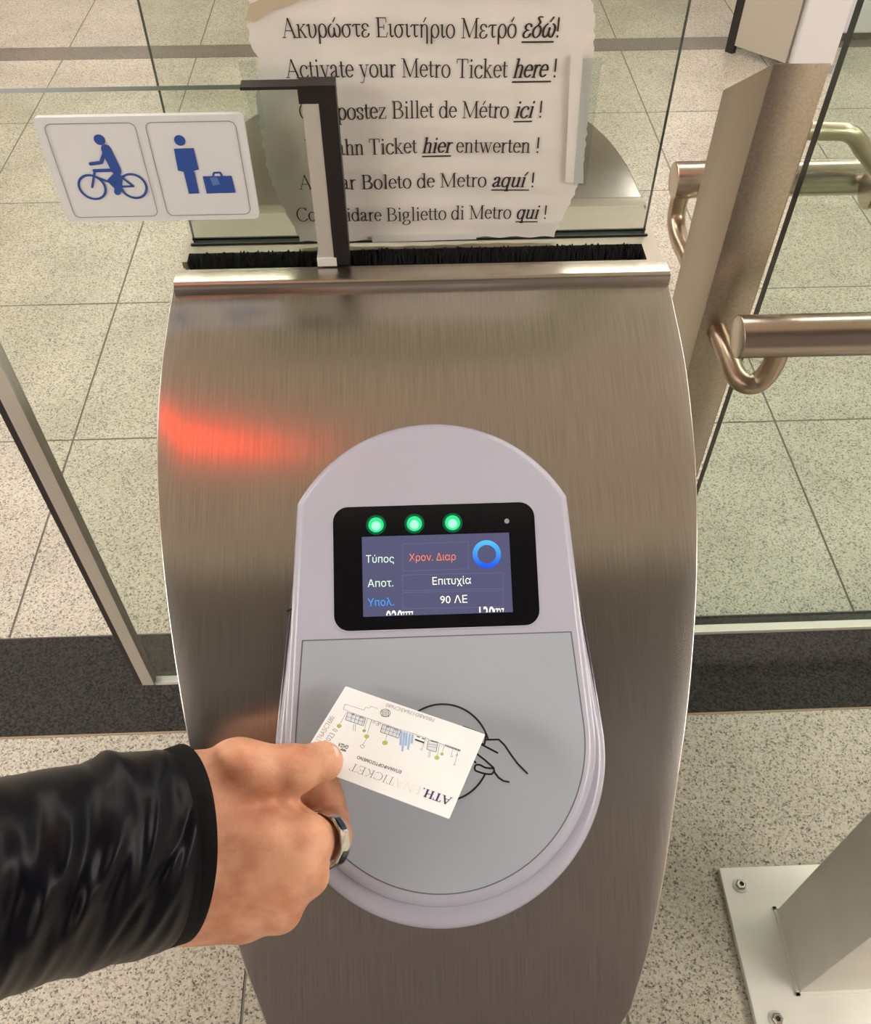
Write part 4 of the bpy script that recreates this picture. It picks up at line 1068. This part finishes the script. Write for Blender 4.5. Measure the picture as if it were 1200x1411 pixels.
def hand(P):
    # wrist and back of the hand
    d = cap(P, (150, 1110, -45), (262, 1098, -16), 60, 60)
    d = smin(d, cap(P, (150, 1235, -45), (255, 1236, -14), 60, 62), 40)
    for a, b_, ra, rb in (((262, 1115, -8), (414, 1160, 4), 56, 37), ((255, 1165, -16), (404, 1196, -4), 56, 39), ((250, 1215, -12), (373, 1247, 2), 54, 37), ((250, 1243, 0), (327, 1266, 14), 52, 35)):
        d = smin(d, cap(P, a, b_, ra, rb), 36)
    # knuckles
    for c, r in (((420, 1158, -2), 36), ((409, 1203, -12), 33), ((377, 1252, -8), 31)):
        d = smin(d, np.linalg.norm(P - np.array(c, np.float32), axis=-1) - r, 14)
    # tendons and skin folds running to the first knuckle
    for a, b_, ra, rb in (((265, 1140, -16), (402, 1180, -5), 56, 35), ((262, 1192, -16), (386, 1222, -4), 55, 35)):
        d = smin(d, cap(P, a, b_, ra, rb), 30)
    for a, b_, r in (((384, 1104, 0), (436, 1146, -18), 9), ((398, 1102, 10), (448, 1138, -4), 7)):
        d = smin(d, cap(P, a, b_, r, r), 7)
    for c, r in (((421, 1206, -8), 33), ((383, 1257, -2), 31)):
        d = smin(d, np.linalg.norm(P - np.array(c, np.float32), axis=-1) - r, 7)
    # thumb
    th_ = chain(P, [(275, 1092, -12, 54), (338, 1062, -22, 42), (404, 1061, -4, 33), (442, 1050, TW - 30, 26), (447, 1048, TW - 26, 25)], 12)
    th_ = smin(th_, np.linalg.norm(P - np.array((322, 1052, -36), np.float32), axis=-1) - 33, 16)
    th_ = smin(th_, np.linalg.norm(P - np.array((404, 1056, -14), np.float32), axis=-1) - 28, 12)
    d = smin(d, th_, 18)
    # index finger: out through the ring, then folded back under the ticket
    ix = chain(P, [(414, 1160, 6, 38), (452, 1152, 40, 32), (452, 1124, 82, 29)], 8)
    ix = smin(ix, chain(P, [(452, 1122, 80, 28), (443, 1094, 74, 28), (437, 1062, TW + 27, 24)], 8), 5)
    d = smin(d, ix, 5)
    # remaining fingers curled into the palm
    for pts in ([(404, 1198, 0, 37), (424, 1192, 62, 30), (402, 1150, 96, 27), (372, 1132, 84, 25)], [(372, 1248, 4, 35), (392, 1240, 60, 28), (362, 1196, 96, 26), (338, 1180, 84, 24)], [(326, 1266, 16, 32), (344, 1266, 56, 25), (322, 1226, 84, 23), (304, 1214, 72, 22)]):
        d = smin(d, chain(P, pts, 6), 5)
    # nail bed: a shallow flat on the thumb tip
    return d
vs, fs = surface_net(hand, (150, 960, -150), (520, 1350, 150), 2.4)
# relax the surface a little
e_ = np.concatenate([fs[:, [0, 1]], fs[:, [1, 2]], fs[:, [2, 3]], fs[:, [3, 0]]])
for _ in range(3):
    s = np.zeros_like(vs); n = np.zeros(len(vs))
    for a, b_ in ((0, 1), (1, 0)):
        np.add.at(s, e_[:, a], vs[e_[:, b_]]); np.add.at(n, e_[:, a], 1)
    vs = vs * 0.5 + 0.5 * s / n[:, None]
mb = MB(); mb.add([W3(*p) for p in vs], [tuple(f) for f in fs.tolist()])
m, nt, bs = mat('skin')
tcn = nt.nodes.new('ShaderNodeTexCoord')
n1 = nt.nodes.new('ShaderNodeTexNoise'); n1.inputs['Scale'].default_value = 55; n1.inputs['Detail'].default_value = 4
r1 = nt.nodes.new('ShaderNodeValToRGB'); el = r1.color_ramp.elements
el[0].position = 0.32; el[0].color = (0.52, 0.215, 0.125, 1); el[1].position = 0.62; el[1].color = (0.72, 0.385, 0.245, 1)
n2 = nt.nodes.new('ShaderNodeTexNoise'); n2.inputs['Scale'].default_value = 700; n2.inputs['Detail'].default_value = 4
bpn = nt.nodes.new('ShaderNodeBump'); bpn.inputs['Strength'].default_value = 0.25; bpn.inputs['Distance'].default_value = 0.0006
nt.links.new(tcn.outputs['Object'], n1.inputs['Vector']); nt.links.new(tcn.outputs['Object'], n2.inputs['Vector'])
nt.links.new(n1.outputs['Fac'], r1.inputs[0]); nt.links.new(r1.outputs[0], bs.inputs['Base Color'])
nt.links.new(n2.outputs['Fac'], bpn.inputs['Height']); nt.links.new(bpn.outputs[0], bs.inputs['Normal'])
bs.inputs['Roughness'].default_value = 0.5; bs.inputs['Specular IOR Level'].default_value = 0.35
bs.inputs['Subsurface Weight'].default_value = 0.25; bs.inputs['Subsurface Radius'].default_value = (0.006, 0.0022, 0.0012); bs.inputs['Subsurface Scale'].default_value = 1.0
M['skin'] = m
M['nail'] = simple('thumb_nail', (0.86, 0.56, 0.50), 0.22, spec=0.5)
M['ring_metal'] = simple('ring_silver', (0.72, 0.70, 0.66), 0.12, 1.0)
M['ring_dark'] = simple('ring_inlay', (0.10, 0.13, 0.17), 0.2, 1.0)
M['nylon'] = simple('black_nylon', (0.003, 0.0034, 0.0062), 0.38, spec=0.17, bump=(900, 0.05, 0.0004))
M['knit'] = simple('black_knit_cuff', (0.0045, 0.0042, 0.0045), 0.85, spec=0.2, bump=(1500, 0.3, 0.0006))
ps = empty('person', tuple(W3(100, 1200, -80)), 'right hand and arm in a black jacket sleeve holding the white ticket', 'person')
obj('hand', mb, 'skin', ps, smooth=180)
# thumb nail
nb = MB()
nrm = np.array((0.30, -0.52, -0.80)); nrm /= np.linalg.norm(nrm)
c = np.array((446.5, 1048.5, TW - 26.5)) + nrm * 27.2
ax = np.array((0.95, 0.0, 0.45)); ax -= nrm * (ax @ nrm); ax /= np.linalg.norm(ax); bx = np.cross(nrm, ax)
R_ = []
for i in range(7):
    rr_ = i / 6
    R_.append([W3(*(c + ax * 14 * rr_ * math.copysign(abs(math.cos(t_)) ** 0.8, math.cos(t_)) + bx * 12 * rr_ * math.copysign(abs(math.sin(t_)) ** 0.8, math.sin(t_)) - nrm * (3.0 * (rr_ * math.sin(t_)) ** 2 + 1.5 * rr_ ** 2 * math.cos(t_) ** 2 + (1.5 if i == 6 else 0)))) for t_ in np.linspace(0, 2 * PI, 24, endpoint=False)])
nb.loft(R_, True, False, False)
obj('thumbnail', nb, 'nail', ps, smooth=180)
# ring
rgb = MB(); rgd = MB()
rc_ = np.array((447.0, 1158.0, 28.0)); an = np.array((0.66, -0.10, 0.74)); an /= np.linalg.norm(an)
e1 = np.array((0.0, 1.0, 0.0)); e1 -= an * (an @ e1); e1 /= np.linalg.norm(e1); e2 = np.cross(an, e1)
prof = [(-9.5, 36.5), (-10.5, 38.5), (-9.5, 40.0), (-3, 41.0), (3, 41.0), (9.5, 40.0), (10.5, 38.5), (9.5, 36.5)]
rings = []
for k in range(72):
    t_ = 2 * PI * k / 72; fct = 1.0 + 0.012 * math.cos(10 * t_)
    rings.append([W3(*(rc_ + an * p[0] + (e1 * math.cos(t_) * 1.0 + e2 * math.sin(t_)) * p[1] * fct)) for p in prof])
rings.append(rings[0]); rgb.loft(rings, True); rg = obj('finger_ring', rgb, 'ring_metal', ps, smooth=30, label='polished silver finger ring')
for k in range(0, 10, 2):
    t0_ = 2 * PI * (k + 0.1) / 10; t1_ = 2 * PI * (k + 0.9) / 10
    q = [[W3(*(rc_ + an * a_ + (e1 * math.cos(t_) + e2 * math.sin(t_)) * 41.6)) for a_ in (-5, 5)] for t_ in np.linspace(t0_, t1_, 6)]
    rgd.loft(q, False)
obj('ring_inlay', rgd, 'ring_dark', rg)
# sleeve: soft tube with drag folds, ending in a knitted cuff
#        u      top   bottom  w(axis) half-depth
SL = [(-180, 1085, 1440, -190, 150), (-60, 1076, 1408, -150, 140), (0, 1072, 1378, -130, 134), (58, 1060, 1356, -108, 128), (115, 1052, 1344, -88, 120), (146, 1038, 1330, -76, 115), (180, 1036, 1326, -62, 110), (208, 1034, 1316, -52, 104), (222, 1034, 1310, -46, 100)]
CF = [(222, 1036, 1309, -46, 98), (236, 1031, 1304, -40, 98), (250, 1026, 1300, -34, 97)]
def tube_rings(tab, nu, nseg, disp):
    us = [t_[0] for t_ in tab]; out = []
    for i in range(nu):
        u = us[0] + (us[-1] - us[0]) * i / (nu - 1)
        top, bot, w, hd = [float(np.interp(u, us, [t_[k] for t_ in tab])) for k in (1, 2, 3, 4)]
        ring = []
        for j in range(nseg):
            a = 2 * PI * j / nseg                       # 0 = top edge, pi/2 = towards the lens
            hv = (bot - top) / 2; mid = (bot + top) / 2
            dd = disp(u, a)
            lean = 50 * math.sin(a) * np.interp(u, [-180, 150, 250], [0.3, 1, 1])   # the tube points away from the lens, so its near side reaches further along
            ring.append(W3(u + lean + 0.0, mid - (hv + dd) * math.cos(a), w - (hd + dd) * math.sin(a)))
        out.append(ring)
    return out
def fold(u, a):
    k = math.sin(a)
    d = 0
    q = u - 60 * math.cos(a)                           # folds run slantwise across the sleeve
    for c_, wd_, h_, a0, aw in ((205, 9, 6, 1.5, 1.2), (182, 7, -6, 1.6, 1.3), (160, 11, 8, 1.3, 1.1), (128, 10, -7, 1.9, 1.0), (100, 13, 8, 1.7, 1.0), (66, 14, -6, 1.2, 0.9), (30, 16, 8, 2.0, 1.0), (-20, 18, -6, 1.5, 1.0), (-60, 18, 8, 1.6, 1.2)):
        d += h_ * math.exp(-((q - c_ - 14 * math.sin(2 * a + c_)) / wd_) ** 2) * math.exp(-((a - a0) / aw) ** 2)
    d += 2.0 * math.sin(u * 0.11 + 3 * math.cos(a)) * k + 1.6 * math.sin(u * 0.23 + 5 * a) * math.exp(-((a - 2.2) / 0.8) ** 2)
    d += 7 * math.exp(-((u - 140) / 14) ** 2) * math.exp(-((a - 0.25) / 0.5) ** 2)
    return d * min(1, max(0, (235 - u) / 30))
mb = MB(); mb.loft(tube_rings(SL, 150, 144, fold), True, True, False); obj('jacket_sleeve', mb, 'nylon', ps, smooth=180, label='glossy black nylon jacket sleeve')
mb = MB(); cr_ = tube_rings(CF, 14, 144, lambda u, a: 1.2)
inn = tube_rings([(250, 1038, 1288, -34, 86), (200, 1044, 1292, -55, 88)], 6, 144, lambda u, a: 0)
mb.loft(cr_ + inn, True, False, False); obj('knit_cuff', mb, 'knit', ps, smooth=60, label='matt black knitted cuff')
